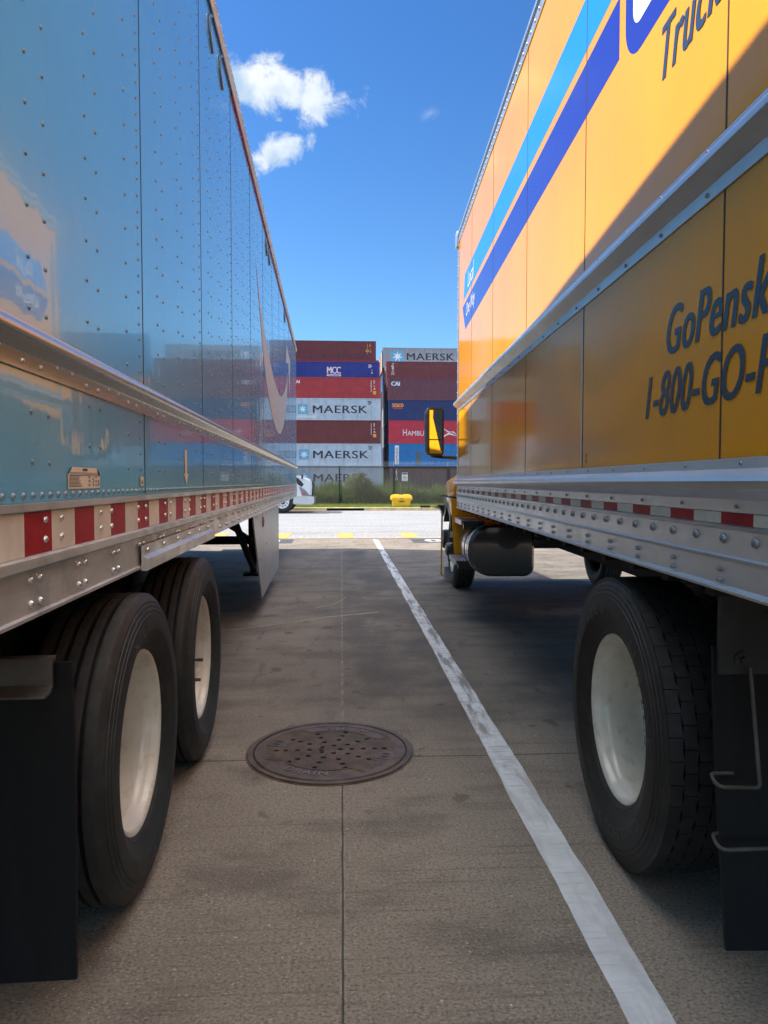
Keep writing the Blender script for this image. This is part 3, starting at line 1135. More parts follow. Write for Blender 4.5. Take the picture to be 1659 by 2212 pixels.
def tyre_bm(Rad, kind):
    bm = B()
    s = Rad / 0.51
    side = [(x, r * s if r > 0.33 else r) for x, r in PROF_SIDE]
    tread = [(0.108, Rad - 0.007), (0.101, Rad - 0.0015)]
    if kind == 'rib':
        for g in (0.064, 0.022, -0.022, -0.064):
            tread += [(g + 0.0072, Rad), (g + 0.005, Rad - 0.019), (g - 0.005, Rad - 0.019), (g - 0.0072, Rad)]
        tread += [(-0.101, Rad - 0.0015), (-0.108, Rad - 0.007)]
        prof = side + tread + [(-x, r) for x, r in side[::-1]]
        lathe(bm, prof, 112)
        for f in bm.faces:
            if all(math.hypot(v.co.y, v.co.z) > Rad - 0.0035 for v in f.verts):
                f.material_index = 2
        # sipes: short cuts on the ribs drawn as thin ridges
        for k in range(84):
            a = 2 * math.pi * (k + 0.3) / 84
            for xr in (0.043, 0.0, -0.043):
                ca, sa = math.cos(a), math.sin(a)
                p0 = Vector((xr - 0.012, (Rad - 0.0005) * sa, (Rad - 0.0005) * ca))
                p1 = Vector((xr + 0.009, (Rad - 0.0005) * math.sin(a + 0.012), (Rad - 0.0005) * math.cos(a + 0.012)))
                rod(bm, p0, p1, 0.0016, seg=4, mi=1)
    else:
        rb = Rad - 0.017
        tread = [(0.110, rb - 0.002), (0.104, rb), (-0.104, rb), (-0.110, rb - 0.002)]
        prof = side + tread + [(-x, r) for x, r in side[::-1]]
        lathe(bm, prof, 112)
        rows = [(-0.112, -0.071), (-0.067, -0.025), (-0.021, 0.021), (0.025, 0.067), (0.071, 0.112)]
        N = 46
        for ri, (xa, xb) in enumerate(rows):
            for k in range(N):
                off = (ri % 2) * 0.5
                a0 = 2 * math.pi * (k + off + 0.016) / N
                a1 = 2 * math.pi * (k + off + 0.984) / N
                am = (a0 + a1) / 2
                zig = 0.005
                edge = ri in (0, 4)
                ptsi, ptso = [], []
                for (x, a) in ((xa, a0), (xb, a0), (xb + zig, am), (xb, a1), (xa, a1), (xa + zig, am)):
                    if edge and (x < -0.1 or x > 0.1):
                        x = math.copysign(min(abs(x), 0.113), x)
                    rt = Rad - (0.003 if abs(x) > 0.1 else 0)
                    for L_, rr in ((ptsi, rb - 0.004), (ptso, rt)):
                        L_.append(bm.verts.new((x, rr * math.sin(a), rr * math.cos(a))))
                bm.faces.new(ptso)
                for q in range(6):
                    bm.faces.new((ptsi[q], ptsi[(q + 1) % 6], ptso[(q + 1) % 6], ptso[q]))
    bmesh.ops.recalc_face_normals(bm, faces=bm.faces)
    return bm


def rim_bm():
    bm = B()
    lathe(bm, [(0.070, 0.302), (0.088, 0.305), (0.096, 0.313), (0.0990, 0.310), (0.0985, 0.302), (0.0945, 0.294), (0.086, 0.289), (0.072, 0.2865), (0.064, 0.281), (0.056, 0.274), (0.03, 0.270), (-0.03, 0.266), (-0.08, 0.259),
               (-0.106, 0.250), (-0.124, 0.232), (-0.130, 0.2), (-0.130, 0.16), (-0.122, 0.125), (-0.122, 0.0)], 96)
    for k in range(10):
        a = 2 * math.pi * k / 10
        rod(bm, (-0.126, 0.143 * math.sin(a), 0.143 * math.cos(a)), (-0.095, 0.143 * math.sin(a), 0.143 * math.cos(a)), 0.018, 0.014, seg=6, mi=1)
    lathe(bm, [(-0.12, 0.105), (-0.10, 0.10), (-0.075, 0.085), (-0.05, 0.08), (-0.045, 0.06), (-0.043, 0.0)], 32, mi=1)
    bmesh.ops.recalc_face_normals(bm, faces=bm.faces)
    return bm


def side_text(bm, s, cdeg, r0, r1, span, x, mi=0):
    """raised sidewall lettering, tops outward, clockwise seen from outside (+x)"""
    vs0, fs0 = text_geo(s, 0.0, 0, 1.1)
    xa, xb = min(p[0] for p in vs0), max(p[0] for p in vs0)
    ya, yb = min(p[1] for p in vs0), max(p[1] for p in vs0)
    nv = []
    for px, py in vs0:
        f = (px - xa) / (xb - xa) - 0.5
        g = (py - ya) / (yb - ya)
        a = R(cdeg - f * span)            # angle measured from +y toward +z, seen from +x
        r = r0 + g * (r1 - r0)
        nv.append(bm.verts.new((x - 0.001 * g, r * math.cos(a), r * math.sin(a))))
    for f in fs0:
        try:
            bm.faces.new([nv[i] for i in f]).material_index = mi
        except ValueError:
            pass


def make_wheel(parent, loc, Rad, kind, rz, letters, inner=False):
    w = sub_empty("wheel", parent, loc, rz)
    ty = obj("tyre", tyre_bm(Rad, kind), [RUB, SEAM, TREAD], w, smooth=32 if kind == 'rib' else 25)
    if not inner:
        for s, c, span in letters:
            bm = B()
            side_text(bm, s, c, 0.388, 0.430, span, 0.1395)
            obj("lettering", bm, RUBL, w, smooth=0)
        obj("rim", rim_bm(), [WHEEL, DSTEEL], w, smooth=40)
    return w


# ------------------------------------------------------------------ blue trailer (frame L)
AL = 1.1
XL = -0.667
TR, TF = -0.95, 15.3
trl = thing("box_trailer", "long light blue riveted box trailer on white wheels beside the drain cover", "trailer", (-1.967, 7.2, 0), AL)
seams = [2.66 + 1.22 * k for k in range(-3, 11)]
edges = [TR] + [s for s in seams if TR + 0.2 < s < TF - 0.1] + [TF - 0.03]
ZU0, ZU1, ZL0, ZL1 = 1.752, 4.15, 1.363, 1.66
for i in range(len(edges) - 1):
    ya, yb = edges[i] + 0.002, edges[i + 1] - 0.002
    near = ya < 7
    sg = 8 if near else 5
    for up, z0, z1 in ((1, ZU0, ZU1), (0, ZL0, ZL1)):
        bm = B()
        box(bm, XL - 0.012, XL, ya, yb, z0, z1)
        end = edges[i + 1]
        rr, rh = (0.0060, 0.0042)
        pairs = [(end - 0.994, end - 0.894, 0.112), (end - 0.60, end - 0.506, 0.112), (end - 0.212, None, 0.112), (end - 0.055, None, 0.056)]
        for pi, (a, b_, sp) in enumerate(pairs):
            for ci, y in enumerate((a, b_)):
                if y is None or y < ya + 0.02:
                    continue
                z = z0 + 0.05 + (sp / 2 if pi == 1 else 0) + (0.0 if up else 0.043)
                while z < z1 - 0.03:
                    if not (not up and z < 1.42):
                        dome(bm, (XL, y + random.uniform(-0.0015, 0.0015), z + random.uniform(-0.002, 0.002)), 1, rr, rh, 1, sg)
                    z += sp
        if not up:
            y = ya + 0.02
            while y < yb - 0.01:
                dome(bm, (XL, y, 1.379), 1, 0.0085, 0.007, 1, sg)
                y += 0.0508
        obj("side_panel", bm, [SKIN, PRIVET], trl)
bm = B()
box(bm, XL - 0.05, XL - 0.014, TR, TF - 0.03, 1.363, 4.15)
box(bm, XL - 2.60, XL - 2.56, TR, TF - 0.03, 1.363, 4.15, 1)
box(bm, XL - 2.555, XL - 0.055, TF - 0.06, TF - 0.03, 1.2, 4.15, 1)
box(bm, XL - 2.555, XL - 0.055, TR, TR + 0.03, 1.2, 4.15, 1)
obj("body", bm, [SEAM, SKIN], trl, smooth=0)
bm = B()
box(bm, XL - 2.6, XL - 0.0, TR, TF, 4.251, 4.262)
obj("roof", bm, ALU, trl, smooth=0)
bm = B()
box(bm, XL - 2.58, XL - 0.06, TR + 0.02, TF - 0.02, 1.16, 1.20)
for k in range(52):
    y = TR + 0.2 + 0.305 * k
    box(bm, XL - 2.58, XL - 0.02, y, y + 0.05, 1.10, 1.158)
obj("floor", bm, DARK, trl, smooth=0)
for ys_ in edges[1:-1]:
    for z0, z1 in ((1.7635, 4.104), (1.3655, 1.654)):
        bm = B()
        box(bm, XL + 0.0001, XL + 0.0012, ys_ - 0.003, ys_ + 0.003, z0, z1)
        obj("panel_seam", bm, SEAM, trl, smooth=0)
# top rail with lip and black seal below
bm = B()
sweep(bm, [(XL, 4.145), (XL + 0.004, 4.145), (XL + 0.006, 4.165), (XL + 0.022, 4.18), (XL + 0.024, 4.215), (XL + 0.014, 4.222), (XL + 0.020, 4.232), (XL + 0.016, 4.25), (XL - 0.03, 4.25)], TR, TF)
for k in range(158):
    dome(bm, (XL + 0.0235, TR + 0.08 + 0.102 * k, 4.198), 1, 0.007, 0.004, 1, 6)
obj("top_rail", bm, [ALU, RIVET], trl)
bm = B()
box(bm, XL + 0.0005, XL + 0.010, TR, TF - 0.05, 4.118, 4.1445)
obj("seal_strip", bm, BPLAS, trl, smooth=0)
bm = B()
box(bm, XL + 0.0005, XL + 0.012, 5.15, TF - 0.4, 4.105, 4.1175)
obj("marker_strip", bm, REDT, trl, smooth=0)
for ya, za in ((4.27, 4.10), (4.66, 4.10), (8.0, 4.10), (8.35, 4.10), (11.3, 4.10)):
    bm = B()
    pts = [(XL + 0.007, ya + 0.02, za), (XL + 0.008, ya - 0.075, za - 0.05), (XL + 0.008, ya - 0.06, za - 0.13), (XL + 0.007, ya + 0.06, za - 0.185)]
    tube(bm, arc_pts(pts, 0.03, 4), 0.0075, 6)
    obj("tie_loop", bm, RIVET_DARK, trl)
# middle rail
bm = B()
sweep(bm, [(XL, 1.655), (XL + 0.006, 1.655), (XL + 0.007, 1.692), (XL + 0.010, 1.698), (XL + 0.030, 1.712), (XL + 0.036, 1.722), (XL + 0.036, 1.735), (XL + 0.030, 1.744),
           (XL + 0.010, 1.749), (XL + 0.006, 1.752), (XL + 0.005, 1.762), (XL, 1.762)], TR, TF - 0.02)
y = TR + 0.1
k = 0
while y < TF - 0.1:
    for dy in (0, 0.1):
        dome(bm, (XL + 0.0065, y + dy, 1.673), 1, 0.007, 0.005, 1, 7)
        dome(bm, (XL + 0.0065, y + dy + 0.2, 1.688), 1, 0.005, 0.004, 1, 7)
    y += 0.41
obj("rub_rail", bm, [mat("polished_rail", (0.56, 0.52, 0.47), 0.27, 0.85, var=0.06, var_stretch=(1, 0.3, 4), dirt=0.15, dirt_col=(0.2, 0.17, 0.14), dirt_scale=6), RIVET], trl)
# bottom rail
bm = B()
sweep(bm, [(XL - 0.03, 1.345), (XL - 0.03, 1.105), (XL + 0.010, 1.104), (XL + 0.011, 1.112), (XL + 0.003, 1.116), (XL + 0.003, 1.212), (XL + 0.007, 1.215), (XL + 0.018, 1.219), (XL + 0.018, 1.240),
           (XL + 0.012, 1.2435), (XL + 0.003, 1.244), (XL + 0.003, 1.343), (XL + 0.012, 1.345), (XL + 0.014, 1.362), (XL - 0.03, 1.3625)], TR, TF)
y = 1.635 - 0.306 * 8
while y < TF - 0.1:
    for dy in (0, 0.052):
        for z in (1.191, 1.137):
            if not (2.5 < y < 4.1 and z < 1.16):
                dome(bm, (XL + 0.003, y + dy, z), 1, 0.0098, 0.009, 1, 9)
    y += 0.306
y = 1.72 - 0.41 * 6
while y < TF - 0.1:
    for dy in (0, 0.102):
        for z in (1.322, 1.276):
            dome(bm, (XL + 0.0048, y + dy, z), 1, 0.0085, 0.0075, 1, 8)
    y += 0.41
obj("bottom_rail", bm, [ALU, RIVET], trl)
bm = B()
y = 1.607 - 0.1555 * 16
k = 0
while y < TF - 0.06:
    yb = min(y + 0.1555, TF - 0.03)
    face(bm, [(XL + 0.0045, y, 1.2455), (XL + 0.0045, yb, 1.2455), (XL + 0.0045, yb, 1.3425), (XL + 0.0045, y, 1.3425)], k % 2)
    y += 0.1555
    k += 1
obj("reflective_tape", bm, [REDT, WHT], trl, smooth=0)
# slider guide below the rail
bm = B()
sweep(bm, [(XL + 0.011, 1.185), (XL + 0.014, 1.185), (XL + 0.016, 1.15), (XL + 0.034, 1.138), (XL + 0.036, 1.100), (XL + 0.030, 1.096), (XL + 0.010, 1.098), (XL + 0.0115, 1.12)], 2.55, 4.03)
for k in range(6):
    dome(bm, (XL + 0.0155, 2.62 + 0.26 * k, 1.166), 1, 0.009, 0.008, 1, 8)
obj("guide_rail", bm, [ALU, RIVET], trl)
# curved mark (vinyl) on the skin
up_ = [(6.777, 3.488), (6.994, 3.286), (7.225, 3.046), (7.472, 2.789), (7.814, 2.523), (8.30, 2.32), (8.75, 2.18), (9.2, 2.10), (9.7, 2.06), (10.2, 2.09), (10.75, 2.22), (11.25, 2.42), (11.65, 2.68), (11.9, 2.92), (12.0, 3.2)]
lo_ = [(6.785, 3.492), (7.298, 3.149), (7.635, 3.02), (8.079, 2.874), (8.55, 2.77), (8.95, 2.69), (9.3, 2.65), (9.65, 2.62), (10.05, 2.61), (10.4, 2.635), (10.8, 2.72), (11.15, 2.81), (11.5, 2.93), (11.8, 3.08), (11.97, 3.22)]
bm = B()
A = [bm.verts.new((XL + 0.0022, a, b_)) for a, b_ in up_]
D = [bm.verts.new((XL + 0.0022, a, b_)) for a, b_ in lo_]
for i in range(len(A) - 1):
    bm.faces.new((A[i], A[i + 1], D[i + 1], D[i]))
face(bm, [(XL + 0.0022, a, b_) for a, b_ in ((11.5, 3.30), (12.25, 3.42), (12.5, 2.86), (12.9, 3.55), (11.75, 3.66))])
obj("arrow_logo", bm, SWOOSH, trl, smooth=0)
# stickers
bm = B()
fn = lambda u, v, d=0: (XL + 0.003 + 0.0002 * d, u, v)
face(bm, [(XL + 0.0022, a, b_) for a, b_ in ((1.881, 1.392), (2.135, 1.392), (2.138, 1.430), (2.115, 1.449), (1.905, 1.449), (1.880, 1.431))])
face(bm, [(XL + 0.0026, a, b_) for a, b_ in ((2.115, 1.449), (2.142, 1.431), (2.128, 1.425), (2.117, 1.434))], 1)
face(bm, [(XL + 0.0026, a, b_) for a, b_ in ((1.905, 1.449), (1.879, 1.431), (1.884, 1.430), (1.912, 1.447))], 1)
text(bm, "WARNING", 1.99, 2.03, 1.4395, 1.446, fn, 1, bold=0.03)
for k in range(3):
    face(bm, [fn(1.89 + 0.004 * k, 1.434 - 0.0035 * k), fn(2.125, 1.434 - 0.0035 * k), fn(2.125, 1.4350 - 0.0035 * k), fn(1.89 + 0.004 * k, 1.4350 - 0.0035 * k)], 1)
for k in range(9):
    e = 1.985 - random.uniform(0, 0.025)
    z = 1.426 - 0.0036 * k
    face(bm, [fn(1.888, z), fn(e, z), fn(e, z + 0.0013), fn(1.888, z + 0.0013)], 1)
for (u0, u1) in ((2.035, 2.058), (2.095, 2.112)):
    for k in range(8):
        z = 1.425 - 0.0038 * k
        if k in (2, 5):
            continue
        face(bm, [fn(u0, z), fn(u1 - random.uniform(0, .008), z), fn(u1 - .004, z + 0.0016), fn(u0, z + 0.0016)], 1)
tube(bm, [(XL + 0.003, 2.074, 1.422), (XL + 0.003, 2.080, 1.412), (XL + 0.003, 2.073, 1.405), (XL + 0.003, 2.079, 1.398)], 0.0014, 4, 1)
tube(bm, [(XL + 0.003, 2.122, 1.415), (XL + 0.003, 2.127, 1.405), (XL + 0.003, 2.119, 1.399)], 0.0014, 4, 1)
obj("warning_sticker", bm, [PAPER, INK], trl, smooth=0)
bm = B()
face(bm, [fn(2.585, 1.396), fn(2.630, 1.396), fn(2.630, 1.429), fn(2.585, 1.429)])
for k in range(3):
    z = 1.402 + 0.005 * k
    face(bm, [(XL + 0.0036, 2.592, z), (XL + 0.0036, 2.622, z), (XL + 0.0036, 2.622, z + 0.0022), (XL + 0.0036, 2.592, z + 0.0022)], 1)
obj("small_sticker", bm, [PAPER, INK], trl, smooth=0)
bm = B()
face(bm, [(XL + 0.0022, a, b_) for a, b_ in ((3.375, 1.558), (3.432, 1.558), (3.432, 1.449), (3.462, 1.449), (3.415, 1.397), (3.355, 1.449), (3.385, 1.449))])
obj("arrow_sticker", bm, PAPER, trl, smooth=0)
# skirt
bm = B()
solid_poly(bm, [(-0.692, 6.62, 1.108), (-0.692, 7.5, 0.19), (-0.692, 10.05, 0.22), (-0.692, 10.05, 1.108)], (-0.012, 0, 0))
for k in range(5):
    dome(bm, (-0.692, 7.0 + 0.08 * (k % 2) + 0.5 * k, 1.06), 1, 0.009, 0.006, 1, 7)
dome(bm, (-0.692, 7.35, 0.62), 1, 0.012, 0.008, 1, 7)
dome(bm, (-0.692, 8.05, 0.72), 1, 0.012, 0.008, 1, 7)
sk = obj("side_skirt", bm, [mat("grey_skirt_sheet", (0.36, 0.36, 0.36), 0.38, 0.45, var=0.08, bump=0.0015, bump_scale=2, dirt=0.35, dirt_col=(0.2, 0.2, 0.2), dirt_stretch=(1, 1, 0.3)), RIVET_DARK], trl)
bm = B()
lathe(bm, [(0.0, 0.055), (0.012, 0.052), (0.014, 0.034), (0.004, 0.03), (0.004, 0)], 24, 0, (-0.692, 7.62, 0.985))
obj("lamp_ring", bm, mat("rusty_lamp_ring", (0.30, 0.16, 0.09), 0.5, 0.4, var=0.4, var_scale=20), trl)
# landing gear
for xx in (-1.05, -2.9):
    bm = B()
    box(bm, xx - 0.06, xx + 0.06, 10.0, 10.12, 0.30, 1.12, 0, 0.006)
    box(bm, xx - 0.045, xx + 0.045, 10.015, 10.105, 0.14, 0.32, 0, 0.004)
    box(bm, xx - 0.13, xx + 0.13, 9.93, 10.19, 0.10, 0.14, 0, 0.01)
    lg = obj("landing_leg", bm, DARK, trl)
    bm = B()
    rod(bm, (xx, 9.98, 0.22), (xx, 7.75, 1.10), 0.045, 0.045, 8)
    rod(bm, (xx + 0.02, 9.6, 0.6), (xx - 0.55, 9.3, 1.12), 0.03, 0.03, 8)
    obj("brace", bm, DARK, trl)
bm = B()
box(bm, -2.9, -1.05, 9.86, 9.95, 0.55, 0.66)
rod(bm, (-1.08, 9.9, 0.62), (-1.7, 9.4, 1.12), 0.035, 0.035, 8)
obj("cross_brace", bm, DARK, trl)
# running gear
bm = B()
for xx in (-1.55, -2.45):
    box(bm, xx - 0.06, xx + 0.06, 1.2, 5.6, 0.93, 1.10, 0, 0.01)
for wy in (2.50, 3.69):
    rod(bm, (-1.0, wy, 0.51), (-2.95, wy, 0.51), 0.065, seg=14)
    box(bm, -1.62, -1.48, wy - 0.45, wy + 0.1, 0.58, 0.93)
    box(bm, -2.52, -2.38, wy - 0.45, wy + 0.1, 0.58, 0.93)
obj("bogie_frame", bm, DARK, trl)
w0 = make_wheel(trl, (XL + 0.050 - TW, 2.50, 0.512), 0.51, 'rib', 0, [("XTE 2", -75, 30), ("XTE 2", 105, 30)])
w0i = make_wheel(trl, (XL + 0.050 - TW - 0.335, 2.50, 0.512), 0.51, 'rib', 0, [], True)
for k, ch in enumerate((-0.06, 0.10)):
    bm = B()
    rod(bm, (-0.10, -0.19, 0.045 - 0.115 * k), (0.045, -0.185, 0.045 - 0.115 * k), 0.0065, seg=8)
    rod(bm, (0.045, -0.185, 0.045 - 0.115 * k), (0.075, -0.185, 0.045 - 0.115 * k), 0.009, seg=8)
    obj("valve_stem", bm, DSTEEL, w0)
for wy, src in ((3.69, w0), (3.69, w0i)):
    d = dup(src, trl)
    d.location.y += wy - 2.50
    d.rotation_euler.x = R(140)
for wy in (2.50, 3.69):
    d = dup(w0, trl)
    d.location = Vector((XL - 2.6 - 0.02 + TW, wy, 0.508)) - OFFS[trl.name]
    d.rotation_euler = (0, 0, math.pi)
    d = dup(w0i, trl)
    d.location = Vector((XL - 2.6 - 0.02 + TW + 0.335, wy, 0.508)) - OFFS[trl.name]
# mud flap and hanger
for xa, xb in ((-1.27, -0.632), (-3.30, -2.66)):
    bm = B()
    prev = None
    for k in range(9):
        f = k / 8
        z = 0.965 - f * 0.80
        y = 1.79 + 0.012 * math.sin(f * 3.0) - 0.01 * f
        cur = [bm.verts.new((x, y + dy, z)) for x, dy in ((xa, 0), (xb, 0), (xb, 0.012), (xa, 0.012))]
        if prev:
            for q in range(4):
                bm.faces.new((prev[q], prev[(q + 1) % 4], cur[(q + 1) % 4], cur[q]))
        else:
            bm.faces.new(cur)
        prev = cur
    bm.faces.new(prev[::-1])
    obj("mud_flap", bm, FLAP, trl)
    bm = B()
    r_ = xb - 0.036
    sweep(bm, [(1.787, 0.985), (1.765, 0.983), (1.760, 0.975), (1.762, 0.918), (1.745, 0.905), (1.715, 0.902), (1.713, 0.898), (1.748, 0.899), (1.769, 0.912), (1.769, 0.972), (1.787, 0.975)], xa - 0.3, r_, axis='x')
    rod(bm, (xa - 0.28, 1.80, 0.95), (xa - 0.28, 1.95, 1.10), 0.02)
    obj("flap_hanger", bm, DSTEEL, trl)

# neighbour trailer: same kind, parked one bay to the left
nb = dup(trl)
nb.location = trl.location + Vector((-3.85, -0.1, 0))
nb['label'] = "second blue box trailer parked one bay further left beyond the near trailer"

# ------------------------------------------------------------------ yellow box truck (frame R)
AR = -2.61
XR = 0.89
KR, KF = -0.35, 7.6
trk = thing("box_truck", "yellow rental box truck with blue stripes and lettering on the white bay line", "truck", (2.14, 4.5, 0), AR)
rseams = [1.82, 3.03, 4.18, 5.37, 6.53]
re_ = [KR, 0.62] + rseams + [KF - 0.10]
for i in range(len(re_) - 1):
    ya, yb = re_[i] + 0.0025, re_[i + 1] - 0.0025
    for z0, z1 in ((2.285, 3.93), (1.46, 2.155)):
        bm = B()
        box(bm, XR, XR + 0.012, ya, yb, z0, z1)
        if z0 < 2 and abs(re_[i] - 3.03) < 0.01:
            box(bm, XR - 0.003, XR, ya + 0.001, ya + 0.016, z0 + 0.01, z1 - 0.01, 1)
        obj("side_panel", bm, [YEL, mat("pale_trim", (0.55, 0.5, 0.42), 0.4)], trk, smooth=0)
bm = B()
box(bm, XR + 0.014, XR + 0.05, KR, KF - 0.02, 1.40, 3.93, 1)
box(bm, XR + 2.46, XR + 2.5, KR, KF - 0.02, 1.40, 3.93)
box(bm, XR + 0.052, XR + 2.455, KF - 0.05, KF - 0.02, 1.2, 3.93)
box(bm, XR + 0.052, XR + 2.455, KR, KR + 0.03, 1.2, 3.93)
obj("box_body", bm, [YEL, SEAM], trk, smooth=0)
bm = B()
box(bm, XR, XR + 2.5, KR, KF, 4.016, 4.026)
obj("roof", bm, ALU2, trk, smooth=0)
bm = B()
box(bm, XR + 0.05, XR + 2.45, KR + 0.02, KF - 0.02, 1.17, 1.21)
for k in range(26):
    y = KR + 0.15 + 0.3 * k
    box(bm, XR + 0.03, XR + 2.45, y, y + 0.05, 1.10, 1.168)
obj("floor", bm, DARK, trk, smooth=0)
bm = B()
sweep(bm, [(XR, 3.90), (XR - 0.006, 3.90), (XR - 0.008, 3.955), (XR - 0.020, 3.965), (XR - 0.022, 3.985), (XR - 0.012, 4.0), (XR - 0.004, 4.015), (XR + 0.04, 4.015)], KR, KF)
for k in range(78):
    dome(bm, (XR - 0.007, KR + 0.05 + 0.102 * k, 3.93), -1, 0.010, 0.006, 1, 7)
obj("top_rail", bm, [ALU2, RIVET], trk)
bm = B()
sweep(bm, [(XR + 0.02, KF - 0.098), (XR - 0.004, KF - 0.098), (XR - 0.006, KF - 0.02), (XR + 0.0, KF), (XR + 0.03, KF)], 0, 1)
for v in bm.verts:
    x, y, z = v.co
    v.co = (x, z, 1.14 + y * 2.76)
for k in range(24):
    dome(bm, (XR - 0.005, KF - 0.035, 1.25 + 0.11 * k), -1, 0.009, 0.008, 1, 7)
box(bm, XR - 0.03, XR + 0.05, KF - 0.09, KF + 0.02, 3.86, 4.03, 0, 0.012)
obj("corner_post", bm, [ALU2, RIVET], trk)
for ys_ in re_[1:-1] + [KF - 0.10]:
    for z0, z1 in ((2.295, 3.90), (1.4695, 2.149)):
        bm = B()
        box(bm, XR - 0.0011, XR - 0.0001, ys_ - 0.0035, ys_ + 0.0035, z0, z1)
        obj("panel_seam", bm, SEAM, trk, smooth=0)
# middle rub rail, deep hat section
bm = B()
sweep(bm, [(XR, 2.15), (XR - 0.005, 2.15), (XR - 0.006, 2.186), (XR - 0.009, 2.190), (XR - 0.036, 2.212), (XR - 0.046, 2.224), (XR - 0.047, 2.238), (XR - 0.040, 2.250),
           (XR - 0.014, 2.262), (XR - 0.008, 2.266), (XR - 0.006, 2.294), (XR, 2.294)], KR, KF)
for k in range(26):
    y = KR + 0.12 + 0.305 * k
    dome(bm, (XR - 0.006, y, 2.281), -1, 0.0065, 0.006, 1, 6)
    dome(bm, (XR - 0.006, y, 2.168), -1, 0.0065, 0.006, 1, 6)
obj("rub_rail", bm, [ALU2, RIVET_DARK], trk)
# lower hat rail
bm = B()
sweep(bm, [(XR, 1.352), (XR - 0.005, 1.335), (XR - 0.006, 1.366), (XR - 0.010, 1.371), (XR - 0.034, 1.386), (XR - 0.046, 1.398), (XR - 0.049, 1.412), (XR - 0.043, 1.426),
           (XR - 0.018, 1.438), (XR - 0.008, 1.442), (XR - 0.006, 1.4685), (XR, 1.4685)], KR, KF)
for k in range(26):
    y = KR + 0.22 + 0.305 * k
    dome(bm, (XR - 0.006, y, 1.455), -1, 0.0060, 0.006, 1, 6)
    dome(bm, (XR - 0.006, y + 0.02, 1.350), -1, 0.0060, 0.006, 1, 6)
obj("scuff_rail", bm, [ALU2, RIVET_DARK], trk)
# bottom rail
bm = B()
sweep(bm, [(XR + 0.04, 1.333), (XR + 0.04, 1.135), (XR - 0.012, 1.133), (XR - 0.014, 1.140), (XR - 0.011, 1.147), (XR - 0.003, 1.150), (XR - 0.003, 1.212), (XR - 0.010, 1.216), (XR - 0.011, 1.222),
           (XR - 0.003, 1.227), (XR - 0.003, 1.290), (XR - 0.010, 1.293), (XR - 0.011, 1.300), (XR - 0.003, 1.304), (XR - 0.003, 1.333)], KR, KF)
for k in range(52):
    dome(bm, (XR - 0.003, 1.633 - 0.1525 * 12 + 0.1525 * k, 1.268), -1, 0.0135, 0.010, 1, 10)
y = 1.843 - 0.29 * 7
while y < KF - 0.1:
    for z in (1.189, 1.162):
        rod(bm, (XR - 0.003, y, z), (XR - 0.012, y, z), 0.0085, 0.0075, 6, 1)
        dome(bm, (XR - 0.012, y, z), -1, 0.005, 0.004, 1, 6)
    y += 0.283
obj("bottom_rail", bm, [ALU2, RIVET_DARK], trk)
bm = B()
y = 1.642 - 0.1545 * 12
k = 0
while y < KF - 0.05:
    yb = min(y + 0.1545, KF - 0.03)
    face(bm, [(XR - 0.0052, y, 1.3045), (XR - 0.0052, yb, 1.3045), (XR - 0.0052, yb, 1.3335), (XR - 0.0052, y, 1.3335)], k % 2)
    y += 0.1545
    k += 1
obj("reflective_tape", bm, [REDT, WHT], trk, smooth=0)
# graphics (each a vinyl sheet on the panel)
xg = XR - 0.0006
bm = B()
face(bm, [(xg, 7.137, 3.19), (xg, 7.03, 3.435), (xg, 2.3, 3.435), (xg, 2.3, 3.21), (xg, 7.12, 3.21)])
obj("upper_stripe", bm, LBLUE, trk, smooth=0)
bm = B()
face(bm, [(xg, 7.20, 3.155), (xg, 6.98, 2.895), (xg, 2.63, 2.94), (xg, 2.63, 3.162)])
obj("lower_stripe", bm, DBLUE, trk, smooth=0)


def rrect(y0, y1, z0, z1, r, x, n=8):
    pts = []
    for cy_, cz_, a0 in ((y1 - r, z0 + r, 270), (y1 - r, z1 - r, 0), (y0 + r, z1 - r, 90), (y0 + r, z0 + r, 180)):
        for k in range(n + 1):
            a = R(a0 + 90 * k / n)
            pts.append((x, cy_ + r * math.cos(a), cz_ + r * math.sin(a)))
    return pts


bm = B()
face(bm, rrect(0.9, 2.567, 2.858, 3.62, 0.15, xg), 0)
face(bm, rrect(0.98, 2.492, 2.952, 3.53, 0.07, xg - 0.0006), 1)
obj("logo_plate", bm, [DBLUE, WVIN], trk, smooth=0)
mapR = lambda u, v, d=0: (xg - 0.0008 - 0.0003 * d, -u, v)
bm = B()
text(bm, "Truck", -2.24, -1.84, 2.642, 2.806, mapR, bold=0.036, space=1.07, shear=0.32)
obj("lettering", bm, NAVY, trk, smooth=0)
bm = B()
text(bm, "GoPensk", -2.166, -1.672, 1.792, 1.932, mapR, bold=0.036, space=1.07, shear=0.3, ref="GoPens")
obj("lettering", bm, NAVY, trk, smooth=0)
bm = B()
text(bm, "1-800-GO-P", -2.325, -1.700, 1.614, 1.748, mapR, bold=0.036, space=1.07, shear=0.3, ref="1-800-GO")
obj("lettering", bm, NAVY, trk, smooth=0)
bm = B()
text(bm, "every hour", -6.99, -5.95, 1.725, 1.785, mapR, bold=0.01, shear=0.25)
obj("lettering", bm, NAVY, trk, smooth=0)
bm = B()
text(bm, "Local", -6.80, -6.38, 3.245, 3.385, mapR, bold=0.03, shear=0.3)
obj("lettering", bm, WVIN, trk, smooth=0)
bm = B()
text(bm, "One Way", -6.91, -6.32, 2.96, 3.12, mapR, bold=0.03, shear=0.3)
obj("lettering", bm, WVIN, trk, smooth=0)
bm = B()
for k in range(3):
    text(bm, "8X"[k % 2], -2.985, -2.962, 1.490 + 0.014 * k, 1.500 + 0.014 * k, mapR)
obj("small_print", bm, INK, trk, smooth=0)
